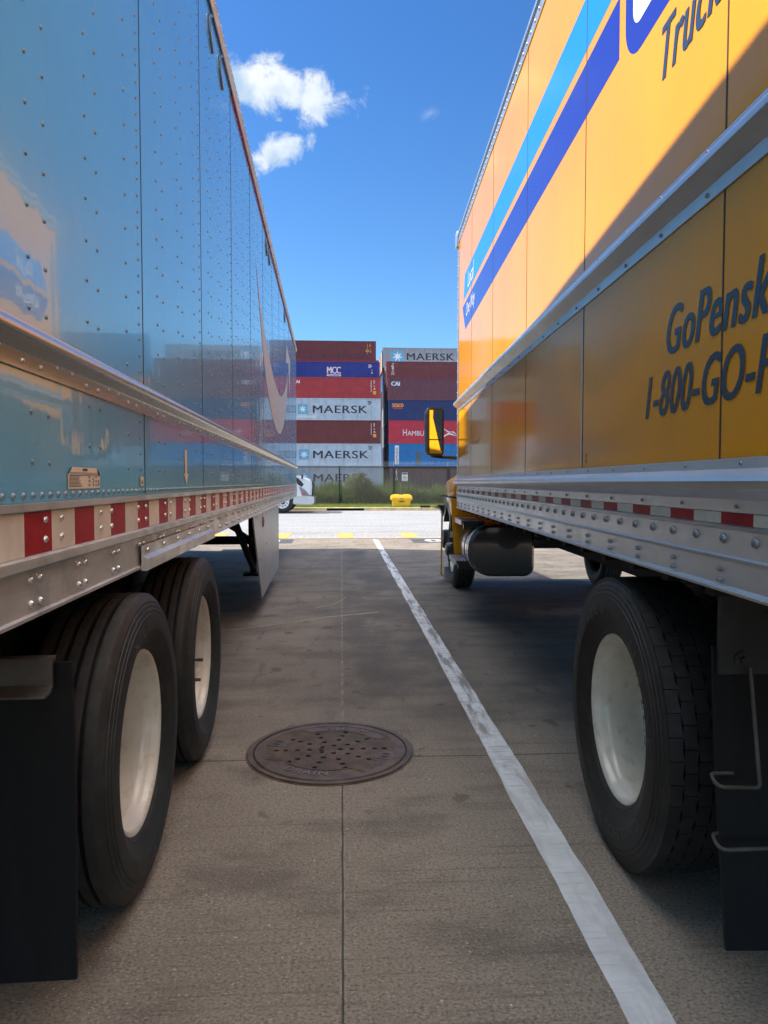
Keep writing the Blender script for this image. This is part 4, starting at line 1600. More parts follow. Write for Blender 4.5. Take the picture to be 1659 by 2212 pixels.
# chassis
bm = B()
for xx in (XR + 0.80, XR + 1.62):
    box(bm, xx, xx + 0.08, -0.2, 10.2, 0.80, 1.095, 0, 0.004)
for y in (0.4, 1.6, 3.6, 4.8, 6.0, 6.9):
    box(bm, XR + 0.88, XR + 1.62, y, y + 0.1, 0.86, 1.05)
rod(bm, (XR + 1.25, 2.9, 0.66), (XR + 1.25, 7.4, 0.78), 0.05)
rod(bm, (XR + 0.4, 2.645, 0.52), (XR + 2.1, 2.645, 0.52), 0.085, seg=16)
bmesh.ops.create_uvsphere(bm, u_segments=16, v_segments=10, radius=0.2, matrix=Matrix.Translation((XR + 1.25, 2.645, 0.53)))
for xx in (XR + 0.72, XR + 1.74):
    box(bm, xx, xx + 0.07, 1.95, 3.35, 0.66, 0.74, 0, 0.01)
    box(bm, xx, xx + 0.06, 3.3, 3.42, 0.66, 1.0)
    box(bm, xx, xx + 0.06, 1.9, 2.0, 0.66, 1.0)
obj("chassis_frame", bm, DARK, trk)
rw = make_wheel(trk, (XR - 0.010 + TW, 2.645, 0.520), 0.53, 'lug', math.pi, [("Conti HDL 3", -68, 62), ("11 R 22.5", 30, 50), ("Conti HDL 3", 128, 62)])
rwi = make_wheel(trk, (XR - 0.010 + TW + 0.335, 2.645, 0.520), 0.53, 'lug', math.pi, [], True)
d = dup(rw, trk)
d.location = Vector((XR + 2.505 - TW, 2.645, 0.520)) - OFFS[trk.name]
d.rotation_euler = (0, 0, 0)
d = dup(rwi, trk)
d.location = Vector((XR + 2.505 - TW - 0.335, 2.645, 0.520)) - OFFS[trk.name]
# front wheels: no deep dish, chrome hub and studs standing proud
for xx, rz in ((XR + 0.145 + TW, math.pi), (XR + 2.33 - TW, 0)):
    fw = sub_empty("wheel", trk, (xx, 9.50, 0.508), rz)
    obj("tyre", tyre_bm(0.508, 'rib'), [RUB, SEAM, TREAD], fw, smooth=32)
    bm = B()
    lathe(bm, [(0.10, 0.300), (0.127, 0.305), (0.123, 0.290), (0.09, 0.28), (0.06, 0.262), (0.085, 0.22), (0.10, 0.16), (0.10, 0.0)], 64)
    obj("rim", bm, WHEEL, fw)
    bm = B()
    for k in range(10):
        a = 2 * math.pi * k / 10
        rod(bm, (0.10, 0.143 * math.sin(a), 0.143 * math.cos(a)), (0.16, 0.143 * math.sin(a), 0.143 * math.cos(a)), 0.018, 0.016, 6)
        rod(bm, (0.16, 0.143 * math.sin(a), 0.143 * math.cos(a)), (0.185, 0.143 * math.sin(a), 0.143 * math.cos(a)), 0.012, 0.005, 6)
    lathe(bm, [(0.10, 0.11), (0.15, 0.105), (0.20, 0.085), (0.215, 0.05), (0.215, 0)], 28)
    obj("hub", bm, BPLAS, fw)
# mud flap with wire holders
bm = B()
prev = None
for k in range(10):
    f = k / 9
    z = 0.955 - f * 0.79
    y = 1.93 - 0.10 * f + 0.01 * math.sin(f * 4)
    cur = [bm.verts.new((x, y + dy, z)) for x, dy in ((XR + 0.045, 0), (XR + 0.75, 0), (XR + 0.75, 0.012), (XR + 0.045, 0.012))]
    if prev:
        for q in range(4):
            bm.faces.new((prev[q], prev[(q + 1) % 4], cur[(q + 1) % 4], cur[q]))
    else:
        bm.faces.new(cur)
    prev = cur
bm.faces.new(prev[::-1])
obj("mud_flap", bm, FLAP, trk)
bm = B()
box(bm, XR + 0.052, XR + 0.75, 1.905, 1.922, 0.885, 1.14)
obj("flap_plate", bm, mat("black_flap_plate", (0.014, 0.0135, 0.013), 0.6, var=0.3, var_scale=12), trk, smooth=0)
bm = B()
rod(bm, (XR + 0.115, 1.905, 0.925), (XR + 0.115, 1.900, 0.925), 0.024, 0.024, 18)
rod(bm, (XR + 0.115, 1.900, 0.925), (XR + 0.115, 1.890, 0.925), 0.009, 0.010, 8)
obj("flap_bolt", bm, MATS["black_flap_plate"], trk)
bm = B()
tube(bm, arc_pts([(XR + 0.125, 1.882, 0.91), (XR + 0.132, 1.835, 0.600), (XR + 0.03, 1.835, 0.602), (XR + 0.018, 1.85, 0.608), (XR + 0.03, 1.895, 0.615), (XR + 0.09, 1.895, 0.615)], 0.012, 4), 0.0055, 8)
tube(bm, arc_pts([(XR + 0.7, 1.825, 0.462), (XR + 0.03, 1.815, 0.442), (XR + 0.018, 1.83, 0.447), (XR + 0.03, 1.88, 0.454), (XR + 0.10, 1.882, 0.456)], 0.012, 4), 0.0055, 8)
obj("flap_wire", bm, DSTEEL, trk)
# fuel tank
bm = B()


def tank_outline(x0, x1, z0, z1, rl, rr_, n=10):
    pts = []
    for cx, cz, a0, r in ((x1 - rr_, z0 + rr_, 270, rr_), (x1 - rr_, z1 - rr_, 0, rr_), (x0 + rl, z1 - rl, 90, rl), (x0 + rl, z0 + rl, 180, rl)):
        for k in range(n + 1):
            a = R(a0 + 90 * k / n)
            pts.append((cx + r * math.cos(a), cz + r * math.sin(a)))
    return pts


o1 = tank_outline(XR + 0.035, XR + 0.69, 0.475, 0.985, 0.24, 0.10)
sweep(bm, o1, 6.98, 7.95)
o0 = tank_outline(XR + 0.06, XR + 0.665, 0.50, 0.96, 0.22, 0.08)
A = [bm.verts.new((a, 6.95, z)) for a, z in o0]
D = [bm.verts.new((a, 6.98, z)) for a, z in o1]
for i in range(len(A)):
    bm.faces.new((A[i], A[(i + 1) % len(A)], D[(i + 1) % len(A)], D[i]))
bm.faces.new(A)
tk = obj("fuel_tank", bm, mat("black_tank", (0.055, 0.053, 0.05), 0.2, 0.0, coat=1.0, dirt=0.7, dirt_col=(0.03, 0.03, 0.03), dirt_scale=3, var=0.2), trk)
bm = B()
for ya, yb in ((7.06, 7.17), (7.25, 7.42)):
    sweep(bm, tank_outline(XR + 0.030, XR + 0.695, 0.470, 0.990, 0.245, 0.105), ya, yb)
obj("tank_strap", bm, mat("polished_strap", (0.66, 0.67, 0.69), 0.2, 0.95), tk)
bm = B()
sweep(bm, tank_outline(XR + 0.026, XR + 0.699, 0.466, 0.994, 0.249, 0.109), 7.19, 7.23)
obj("tank_band", bm, BPLAS, tk)
for sx, sy0, sy1, sz, wd in ((XR - 0.055, 7.15, 7.72, 0.615, 0.21), (XR + 0.0, 7.15, 7.75, 1.02, 0.23)):
    bm = B()
    box(bm, sx, sx + wd, sy0, sy1, sz - 0.03, sz - 0.006, 1)
    for k in range(6):
        box(bm, sx + 0.012 + 0.033 * k, sx + 0.030 + 0.033 * k, sy0, sy1, sz - 0.0058, sz + 0.004, 0)
    box(bm, sx - 0.014, sx - 0.001, sy0 - 0.01, sy1, sz - 0.045, sz + 0.004, 0)
    box(bm, sx + 0.02, sx + 0.32, sy0 + 0.05, sy0 + 0.1, sz - 0.09, sz - 0.032, 1)
    obj("step_plate", bm, [mat("ribbed_step_metal", (0.5, 0.5, 0.51), 0.35, 0.8), BPLAS], trk)
# cab
CX = XR + 1.25


def loft(bm, secs, mi=0):
    """secs: list of (y, outline[(x,z)]) all with the same count"""
    prev = None
    first = None
    for y, pts in secs:
        cur = [bm.verts.new((x, y, z)) for x, z in pts]
        if prev:
            for i in range(len(cur)):
                j = (i + 1) % len(cur)
                bm.faces.new((prev[i], prev[j], cur[j], cur[i])).material_index = mi
        else:
            first = cur
        prev = cur
    bm.faces.new(first[::-1]).material_index = mi
    bm.faces.new(prev).material_index = mi


def cab_sec(hw_lo, hw_mid, hw_hi, z0, zb, z1, rnd=0.12):
    h = [(hw_lo, z0), (hw_lo + 0.03, z0 + 0.12), (hw_mid, 1.25), (hw_mid, 1.34), (hw_mid - 0.025, 1.42), (hw_hi + 0.06, zb), (hw_hi, z1 - rnd), (hw_hi - rnd, z1)]
    return [(CX - x, z) for x, z in h] + [(CX + x, z) for x, z in h[::-1]]


bm = B()
loft(bm, [(7.80, cab_sec(1.14, 1.26, 1.10, 0.98, 1.52, 2.55)), (7.95, cab_sec(1.20, 1.30, 1.10, 0.98, 1.52, 2.65)), (9.0, cab_sec(1.16, 1.24, 0.99, 0.98, 1.52, 2.65)),
          (9.3, cab_sec(1.12, 1.18, 0.92, 1.0, 1.52, 1.95))])
loft(bm, [(8.98, [(CX - 1.05, 0.75), (CX - 1.05, 1.35), (CX - 0.8, 1.7), (CX + 0.8, 1.7), (CX + 1.05, 1.35), (CX + 1.05, 0.75)]),
          (10.15, [(CX - 0.95, 0.7), (CX - 0.95, 1.2), (CX - 0.7, 1.5), (CX + 0.7, 1.5), (CX + 0.95, 1.2), (CX + 0.95, 0.7)]),
          (10.3, [(CX - 0.85, 0.75), (CX - 0.85, 1.1), (CX - 0.6, 1.4), (CX + 0.6, 1.4), (CX + 0.85, 1.1), (CX + 0.85, 0.75)])])
cab = obj("cab", bm, CABY, trk, smooth=30)
bm = B()
box(bm, CX - 1.306, CX - 1.15, 7.78, 9.0, 1.235, 1.247)
sweep(bm, [(CX - 1.0, 0.95), (CX - 1.0, 1.15), (CX - 0.6, 1.15), (CX - 0.6, 0.95)], 7.785, 7.795)
obj("cab_seam", bm, SEAM, trk, smooth=0)
bm = B()
solid_poly(bm, [(CX - 1.125, 8.2, 1.62), (CX - 1.085, 8.2, 2.35), (CX - 1.015, 8.95, 2.35), (CX - 1.035, 8.98, 1.62)], (0.05, 0, 0))
solid_poly(bm, [(CX - 0.95, 9.18, 1.75), (CX + 0.95, 9.18, 1.75), (CX + 0.9, 9.02, 2.5), (CX - 0.9, 9.02, 2.5)], (0, 0.012, 0))
obj("cab_window", bm, GLASSB, trk, smooth=0)
# lower rear skirt of the cab (wraps round in front of the tank)
bm = B()
loft(bm, [(7.76, [(CX - 1.26, 0.60), (CX - 1.29, 1.0), (CX - 1.30, 1.225), (CX - 1.12, 1.225), (CX - 0.72, 1.10), (CX - 0.72, 0.95), (CX - 1.08, 0.62)]),
          (8.6, [(CX - 1.14, 0.60), (CX - 1.17, 1.0), (CX - 1.18, 1.225), (CX - 1.02, 1.225), (CX - 0.72, 1.10), (CX - 0.72, 0.95), (CX - 1.08, 0.62)])])
bmesh.ops.bevel(bm, geom=list(bm.edges), offset=0.02, segments=2, affect='EDGES')
obj("cab_skirt", bm, CABY, trk, smooth=40)
# fender flare, black
bm = B()
solid_poly(bm, [(CX - 1.25, 9.95, 1.085), (CX - 1.10, 9.95, 1.08), (CX - 1.06, 9.95, 0.86), (CX - 1.12, 9.95, 0.88), (CX - 1.18, 9.95, 0.98)], (0, 0.3, 0))
solid_poly(bm, [(CX - 1.165, 9.05, 0.78), (CX - 1.165, 9.15, 1.22), (CX - 1.165, 9.45, 1.34), (CX - 1.165, 9.85, 1.22), (CX - 1.165, 9.95, 0.85), (CX - 1.165, 9.8, 0.95), (CX - 1.165, 9.5, 1.08), (CX - 1.165, 9.2, 0.98)], (0.2, 0, 0))
obj("fender_flare", bm, BPLAS, trk, smooth=0)
bm = B()
box(bm, CX - 1.15, CX + 1.15, 10.15, 10.32, 0.45, 0.72, 0, 0.03)
obj("bumper", bm, BPLAS, trk)
# side mirror
bm = B()
# housing as rounded box, long axis up
MXa, MXb = 0.622, 0.825
hp = []
for cx, cz, a0 in ((MXb - 0.035, 1.775, 270), (MXb - 0.035, 2.265, 0), (MXa + 0.045, 2.265, 90), (MXa + 0.045, 1.775, 180)):
    for k in range(6):
        a = R(a0 + 90 * k / 5)
        hp.append((cx + 0.045 * math.cos(a), cz + 0.045 * math.sin(a)))
ctr = Vector(((MXa + MXb) / 2, 2.02))
sh = lambda s: [(ctr.x + (x - ctr.x) * s, ctr.y + (z - ctr.y) * (1 - (1 - s) * 0.5)) for x, z in hp]
loft(bm, [(8.66, hp), (8.72, sh(1.02)), (8.80, sh(0.9)), (8.84, sh(0.6))])
MROT = Matrix.Translation((ctr.x, 8.74, 0)) @ Matrix.Rotation(R(16), 4, 'Z') @ Matrix.Translation((-ctr.x, -8.74, 0))
bmesh.ops.transform(bm, matrix=MROT, verts=bm.verts)
mo = obj("mirror", bm, BPLAS, trk)
bm = B()
tube(bm, arc_pts([(MXa + 0.06, 8.74, 1.75), (MXa + 0.12, 8.74, 1.725), (MXb + 0.05, 8.74, 1.715), (CX - 1.03, 8.74, 1.70)], 0.03, 4), 0.022, 8)
obj("mirror_arm", bm, BPLAS, mo)
bm = B()
ins = lambda z0, z1: [(MXa + 0.025, 8.655, z0), (MXb - 0.015, 8.655, z0), (MXb - 0.015, 8.655, z1), (MXa + 0.025, 8.655, z1)]
for z0, z1, tx, tz in ((1.93, 2.28, 0.004, -0.004), (1.755, 1.915, 0.015, -0.012)):
    q = ins(z0, z1)
    solid_poly(bm, q, (0, 0.004, 0))
bmesh.ops.transform(bm, matrix=MROT, verts=bm.verts)
obj("mirror_glass", bm, MIRR, mo, smooth=0)

# wheel chock with long yellow handle
t = thing("wheel_chock", "metal wheel chock with tall yellow handle at the yellow truck front wheel", "wheel chock", (0.98, 10.12, 0.0), AR)
bm = B()
sweep(bm, [(9.96, 0.005), (10.24, 0.005), (10.22, 0.04), (10.06, 0.20), (9.99, 0.21)], 1.00, 1.22, axis='x')
obj("wedge", bm, mat("dull_chock_metal", (0.33, 0.34, 0.33), 0.5, 0.5, var=0.2, var_scale=9), t, smooth=0)
bm = B()
tube(bm, arc_pts([(1.03, 10.16, 0.06), (0.965, 10.16, 0.06), (0.975, 10.16, 0.98), (0.985, 10.16, 1.00), (0.90, 10.16, 1.055), (0.79, 10.16, 1.06)], 0.05, 5), 0.0125, 8)
obj("handle", bm, mat("yellow_handle", (0.70, 0.42, 0.06), 0.5, dirt=0.3), t)
bm = B()
rod(bm, (0.80, 10.16, 1.06), (0.66, 10.16, 1.06), 0.018, 0.018, 10)
obj("grip", bm, BPLAS, t)

# ------------------------------------------------------------------ white tractor at the kerb
WPAINT = mat("white_truck_paint", (0.68, 0.70, 0.74), 0.22, coat=0.7, coat_rough=0.03)
t = thing("semi_tractor", "white highway tractor unit parked at the kerb with only its nose showing", "truck", (-4.4, 33.3, 0))
YA, YB = 32.15, 34.4


def profx(bm, pts, y0, y1, bev=0.05, mi=0):
    n0 = set(bm.faces)
    sweep(bm, pts, 0, 1, axis='x', mi=mi)
    nf = [f for f in bm.faces if f not in n0]
    for v in {v for f in nf for v in f.verts}:
        s_, a, z = v.co
        v.co = (a, y0 + s_ * (y1 - y0), z)
    if bev:
        bmesh.ops.bevel(bm, geom=list({e for f in nf for e in f.edges}), offset=bev, segments=3, affect='EDGES')


bm = B()
wc = -2.66
arch = [(wc + 0.60 * math.cos(R(a)), 0.52 + 0.60 * math.sin(R(a))) for a in range(15, 181, 15)]
profx(bm, [(-1.36, 0.74), (-1.32, 1.30), (-1.36, 1.48), (-1.50, 1.57), (-2.0, 1.70), (-2.75, 1.88), (-3.30, 1.95), (-3.32, 0.60)] + arch[::-1], YA, YB, 0.07)
profx(bm, [(-2.95, 1.9), (-3.5, 2.75), (-3.75, 3.55), (-6.4, 3.9), (-6.6, 3.8), (-6.6, 0.7), (-3.25, 0.55)], YA + 0.02, YB - 0.02, 0.08)
obj("body", bm, WPAINT, t, smooth=40)
bm = B()
profx(bm, [(-1.25, 0.42), (-1.23, 0.70), (-1.30, 0.76), (-2.16, 0.76), (-2.20, 0.40), (-1.4, 0.36)], YA - 0.03, YB + 0.03, 0.04)
obj("bumper", bm, mat("bumper_silver", (0.72, 0.74, 0.77), 0.18, 0.6), t, smooth=40)
bm = B()
profx(bm, [(-1.30, 0.80), (-1.275, 1.30), (-1.31, 1.46), (-1.36, 1.46), (-1.36, 0.80)], YA + 0.35, YB - 0.35, 0.02)
box(bm, -1.31, -1.285, YA + 0.02, YA + 0.34, 0.78, 1.42)
obj("grille", bm, BPLAS, t)
bm = B()
solid_poly(bm, [(-1.42, YA - 0.012, 0.80), (-1.78, YA - 0.012, 0.80), (-1.93, YA - 0.012, 1.22), (-1.66, YA - 0.012, 1.06)], (0, 0.03, 0))
obj("headlight", bm, mat("headlamp_lens", (0.30, 0.33, 0.36), 0.08, 0.3, coat=1.0), t, smooth=0)
bm = B()
solid_poly(bm, [(-1.62, YA - 0.016, 0.81), (-1.78, YA - 0.016, 0.81), (-1.80, YA - 0.016, 0.92), (-1.66, YA - 0.016, 0.9)], (0, 0.02, 0))
obj("turn_signal", bm, mat("amber_red_lens", (0.55, 0.09, 0.04), 0.2, coat=0.8), t, smooth=0)
bm = B()
solid_poly(bm, [(-1.98, YA - 0.012, 1.30), (-1.80, YA - 0.012, 1.18), (-1.70, YA - 0.012, 1.30), (-1.95, YA - 0.012, 1.58), (-2.1, YA - 0.012, 1.60)], (0, 0.03, 0))
obj("hood_vent", bm, BPLAS, t, smooth=0)
bm = B()
solid_poly(bm, [(-3.62, YA, 2.0), (-4.6, YA, 2.0), (-4.6, YA, 2.75), (-3.95, YA, 2.75)], (0, 0.05, 0))
solid_poly(bm, [(-2.98, YA + 0.25, 1.98), (-3.50, YA + 0.25, 2.78), (-3.50, YB - 0.25, 2.78), (-2.98, YB - 0.25, 1.98)], (0.03, 0, 0.02))
obj("window", bm, GLASSB, t, smooth=0)
bm = B()
box(bm, -1.80, -1.72, YA - 0.20, YA - 0.08, 1.54, 1.74, 0, 0.02)
rod(bm, (-1.76, YA - 0.10, 1.57), (-1.9, YA + 0.15, 1.63), 0.015)
obj("hood_mirror", bm, BPLAS, t)
for wx, wyy, rz in ((wc, YA + 0.15, -math.pi / 2), (wc, YB - 0.15, math.pi / 2), (-6.2, YA + 0.15, -math.pi / 2), (-6.2, YB - 0.15, math.pi / 2)):
    fw = sub_empty("wheel", t, (wx, wyy, 0.52), rz)
    obj("tyre", tyre_bm(0.515, 'rib'), [RUB, SEAM, TREAD], fw, smooth=32)
    bm = B()
    lathe(bm, [(0.10, 0.300), (0.127, 0.305), (0.123, 0.290), (0.10, 0.28), (0.08, 0.262), (0.098, 0.22), (0.10, 0.13), (0.10, 0.0)], 48)
    obj("rim", bm, mat("bright_wheel", (0.78, 0.79, 0.80), 0.3, 0.3), fw)
    bm = B()
    for k in range(10):
        a = 2 * math.pi * k / 10
        q = [(0.1005, 0.205 * math.sin(a) + 0.03 * math.cos(w), 0.205 * math.cos(a) + 0.03 * math.sin(w)) for w in [2 * math.pi * i / 10 for i in range(10)]]
        face(bm, q)
    lathe(bm, [(0.10, 0.125), (0.14, 0.115), (0.17, 0.08), (0.18, 0.0)], 24)
    obj("hub", bm, BPLAS, fw, smooth=0)

# ------------------------------------------------------------------ shipping containers
CL, CW = 12.19, 2.44
DEP = 0.045


def corr(x):
    if x < 0.2 or x > CL - 0.2:
        return 0.0
    q = (x - 0.2) % 0.278
    if q < 0.072:
        return 0.0
    if q < 0.14:
        return DEP * (q - 0.072) / 0.068
    if q < 0.21:
        return DEP
    return DEP * (1 - (q - 0.21) / 0.068)


def corr_breaks(a, b_):
    out = [a]
    k = 0
    while 0.2 + 0.278 * k < CL - 0.2:
        for d in (0.0, 0.072, 0.14, 0.21):
            x = 0.2 + 0.278 * k + d
            if a < x < min(b_, CL - 0.2):
                out.append(x)
        k += 1
    out.append(b_)
    return out


H0 = 2.65
TR_, BR_ = 0.10, 0.16
bmS = B()
bk = corr_breaks(0.12, CL - 0.12)
for yy, s in ((0.02, 1), (CW - 0.02, -1)):
    pr = None
    for x in bk:
        y = yy + s * corr(x)
        cur = (bmS.verts.new((x, y, BR_)), bmS.verts.new((x, y, H0 - TR_)))
        if pr:
            bmS.faces.new((pr[0], cur[0], cur[1], pr[1]) if s > 0 else (cur[0], pr[0], pr[1], cur[1]))
        pr = cur
bmF = B()
for x0 in (0, CL - 0.12):
    for y0 in (0, CW - 0.12):
        box(bmF, x0, x0 + 0.12, y0, y0 + 0.12, 0.12, H0 - 0.12)
        for z0 in (0, H0 - 0.118):
            box(bmF, x0 - 0.006 if x0 == 0 else x0 - 0.05, x0 + 0.17 if x0 == 0 else x0 + 0.126, y0 - 0.006 if y0 == 0 else y0 - 0.05, y0 + 0.17 if y0 == 0 else y0 + 0.126, z0, z0 + 0.118)
for y0 in (0.004, CW - 0.064):
    box(bmF, 0.17, CL - 0.17, y0, y0 + 0.06, 0.02, BR_)
    box(bmF, 0.17, CL - 0.17, y0, y0 + 0.06, H0 - TR_, H0 - 0.01)
for x0 in (0.004, CL - 0.064):
    box(bmF, x0, x0 + 0.06, 0.17, CW - 0.17, 0.02, BR_)
    box(bmF, x0, x0 + 0.06, 0.17, CW - 0.17, H0 - TR_, H0 - 0.01)
bmE = B()
for x0, s in ((0.02, 1), (CL - 0.02, -1)):
    pr = None
    for k in range(33):
        y = 0.12 + (CW - 0.24) * k / 32
        d = 0.03 if (k // 2) % 2 else 0.0
        cur = (bmE.verts.new((x0 + s * d, y, BR_)), bmE.verts.new((x0 + s * d, y, H0 - TR_)))
        if pr:
            bmE.faces.new((pr[0], cur[0], cur[1], pr[1]))
        pr = cur
bmR = B()
box(bmR, 0.13, CL - 0.13, 0.07, CW - 0.07, H0 - 0.04, H0 - 0.015)
box(bmR, 0.13, CL - 0.13, 0.07, CW - 0.07, 0.10, 0.14)


def mesh_of(name, bm):
    me = bpy.data.meshes.new(name)
    bm.to_mesh(me)
    bm.free()
    me.materials.append(None)
    return me


CM = {n: mesh_of(n, b) for n, b in (("side_panel", bmS), ("frame", bmF), ("end_panel", bmE), ("roof", bmR))}
CCOL = {}


def ccol(name, col, rust=0.25):
    if name not in CCOL:
        CCOL[name] = mat("container_" + name, col, 0.48, var=0.09, var_scale=0.7, var_stretch=(1, 1, 1.4), dirt=rust, dirt_col=(col[0] * 0.55 + 0.05, col[1] * 0.45 + 0.03, col[2] * 0.4 + 0.02),
                         dirt_scale=1.1, dirt_stretch=(2.2, 1, 0.5))
    return CCOL[name]


RUSTC = (0.075, 0.022, 0.022)
cols = dict(brown=(0.145, 0.024, 0.026), darkbrown=(0.060, 0.028, 0.030), red=(0.36, 0.028, 0.035), maersk=(0.42, 0.50, 0.58), maersk_shaded=(0.30, 0.34, 0.39), blue=(0.014, 0.035, 0.26),  # the darker grey-blue has the bottom container's shade put into its colour
            navy=(0.014, 0.028, 0.125), plum=(0.13, 0.040, 0.062), maroon=(0.155, 0.032, 0.038), sky=(0.015, 0.16, 0.42), hamb=(0.46, 0.025, 0.05), teal=(0.05, 0.16, 0.17),
            orange=(0.42, 0.11, 0.02), cream=(0.55, 0.50, 0.42), green=(0.04, 0.13, 0.06), grey=(0.27, 0.28, 0.30))
GRP = "shipping containers stacked in the yard"


def container(x, y, z, h, col, label, group=GRP):
    t = thing("shipping_container", label, "container", (x, y, z), 0, group)
    t.scale = (1, 1, h / H0)
    m = ccol(col, cols[col], 0.65 if 'maersk' in col or col == 'sky' else 0.5)
    for n, me in CM.items():
        o = bpy.data.objects.new(n, me)
        C.objects.link(o)
        o.parent = t
        o.material_slots[0].link = 'OBJECT'
        o.material_slots[0].material = m
    OFFS[t.name] = Vector((0, 0, 0))
    return t


def decal(t, name, build, m, h):
    """build(bm) makes flat geometry in (x, z) of the side face; it is cut and pressed into the corrugation"""
    bm = B()
    build(bm)
    xs = [v.co.x for v in bm.verts]
    for x in corr_breaks(min(xs), max(xs))[1:-1]:
        bmesh.ops.bisect_plane(bm, geom=bm.verts[:] + bm.edges[:] + bm.faces[:], plane_co=(x, 0, 0), plane_no=(1, 0, 0), dist=1e-5)
    for v in bm.verts:
        v.co.y = 0.02 + corr(v.co.x) - 0.004 + v.co.y
        v.co.z *= H0 / h
    return obj(name, bm, m, t, smooth=0)


KDARK = mat("dark_container_lettering", (0.02, 0.025, 0.035), 0.5, dirt=0.25, dirt_col=(0.1, 0.1, 0.12), dirt_scale=3)
KWHITE = mat("white_container_lettering", (0.72, 0.72, 0.72), 0.5, dirt=0.2, dirt_col=(0.4, 0.4, 0.4), dirt_scale=3)
KSTARB = mat("pale_blue_logo_square", (0.10, 0.36, 0.55), 0.5, dirt=0.35, dirt_col=(0.35, 0.42, 0.48), dirt_scale=1.5, dirt_stretch=(3, 1, 0.6))
KORANGE = mat("orange_container_lettering", (0.75, 0.28, 0.03), 0.5)
KAMBER = mat("amber_label", (0.70, 0.34, 0.05), 0.5)
KPINK = mat("magenta_lettering", (0.5, 0.05, 0.15), 0.5)
KBLUEP = mat("cai_blue", (0.03, 0.10, 0.25), 0.5)
flat = lambda yo=0.0: (lambda u, v, d=0: (u, yo - 0.0012 * d, v))


def star(bm, cx, cz, r, mi=0, yo=-0.003):
    pts = []
    for k in range(14):
        a = math.pi / 2 + math.pi * k / 7
        rr = r if k % 2 == 0 else r * 0.36
        pts.append((cx + rr * math.cos(a), yo, cz + rr * math.sin(a)))
    c = bm.verts.new((cx, yo, cz))
    vs_ = [bm.verts.new(p) for p in pts]
    for k in range(14):
        bm.faces.new((c, vs_[k], vs_[(k + 1) % 14])).material_index = mi


def sq(bm, x0, x1, z0, z1, mi=0, yo=0.0):
    face(bm, [(x0, yo, z0), (x1, yo, z0), (x1, yo, z1), (x0, yo, z1)], mi)


def maersk(t, h, sx0, sx1, lx0, lx1, cz):
    """pale blue square with a white seven-point star, then wide dark capitals"""
    def lg(bm):
        w = sx1 - sx0
        sq(bm, sx0, sx1, cz - w / 2, cz + w / 2, 0)
        star(bm, (sx0 + sx1) / 2, cz, w * 0.46, 1)
    decal(t, "logo", lg, [KSTARB, KWHITE], h)
    decal(t, "lettering", lambda bm: text(bm, "MAERSK", lx0, lx1, cz - 0.46, cz + 0.46, flat(), bold=0.018, space=1.08), KDARK, h)


def codes(t, h, x, m, tri=False, box_=False, tall=False):
    """owner code block, small figures and labels near the right-hand corner post"""
    def b1(bm):
        if tall:
            for k in range(10):
                sq(bm, x - 0.32, x - 0.24, h - 0.45 - 0.14 * k, h - 0.36 - 0.14 * k)
        for k, w in enumerate((0.28, 0.34, 0.22)):
            sq(bm, x - 0.34 * (not tall), x - 0.34 * (not tall) + w * (0.5 if tall else 1.4), h - 0.42 - 0.16 * k, h - 0.33 - 0.16 * k)
        text(bm, "22", x, x + 0.2, h - 1.15, h - 0.95, flat())
        if tri:
            face(bm, [(x - 0.02, 0, h - 1.45), (x + 0.24, 0, h - 1.45), (x + 0.11, 0, h - 1.22)])
    decal(t, "code_marks", b1, m, h)
    if box_:
        decal(t, "label", lambda bm: sq(bm, x - 0.06, x + 0.32, h - 2.02, h - 1.62), KAMBER, h)


LX = 4.70 - CL
HG = 0.42
Y0 = 86.0
# left stack, front row
c = container(LX + 0.12, Y0, HG, 2.90, 'maersk_shaded', "dull grey container behind the mesh fence at the foot of the left stack")
maersk(c, 2.90, 2.28, 3.5, 3.97, 10.6, 1.48)
c = container(LX + 0.10, Y0, 3.32, 2.71, 'maersk', "pale blue grey container with teal star square, right above the fenced bottom one")
maersk(c, 2.71, 2.28, 3.5, 3.96, 10.65, 1.38)
codes(c, 2.71, 11.0, KDARK)
c = container(LX + 0.05, Y0, 6.03, 2.78, 'brown', "plain brown container between two pale star containers in the left stack")
codes(c, 2.78, 11.3, KWHITE, tri=True, box_=True, tall=True)
c = container(LX + 0.02, Y0, 8.81, 2.65, 'maersk', "pale blue grey star container directly under the bright red container")
maersk(c, 2.65, 2.25, 3.42, 4.03, 10.6, 1.32)
codes(c, 2.65, 11.0, KDARK)


def teeth(bm):
    for k in range(16):
        sq(bm, 2.2 + 0.14 * k, 2.28 + 0.14 * k, 0.30, 0.55)


decal(c, "peeled_print", teeth, KWHITE, 2.65)
c = container(LX, Y0, 11.46, 2.50, 'red', "bright red container below the royal blue one in the left stack")
codes(c, 2.50, 11.35, KWHITE, tri=True, box_=True, tall=True)
decal(c, "lettering", lambda bm: text(bm, "CAI", 1.7, 2.52, 1.75, 2.12, flat(), bold=0.05), KWHITE, 2.50)
# left stack, upper rows further back
YB2, YC2 = 91.2, 93.8
c = container(LX + 0.17, YB2, 14.05, 2.63, 'blue', "royal blue container with a white block emblem near the top of the left stack")
decal(c, "lettering", lambda bm: text(bm, "MCC", 5.48, 7.27, 1.13, 1.98, flat(), bold=0.05, space=0.95), KWHITE, 2.63)


def mcc2(bm):
    sq(bm, 5.48, 7.27, 0.80, 1.05, 0)
    text(bm, "TRANSPORT", 5.58, 7.17, 0.85, 1.0, flat(-0.004), 1, bold=0.03)


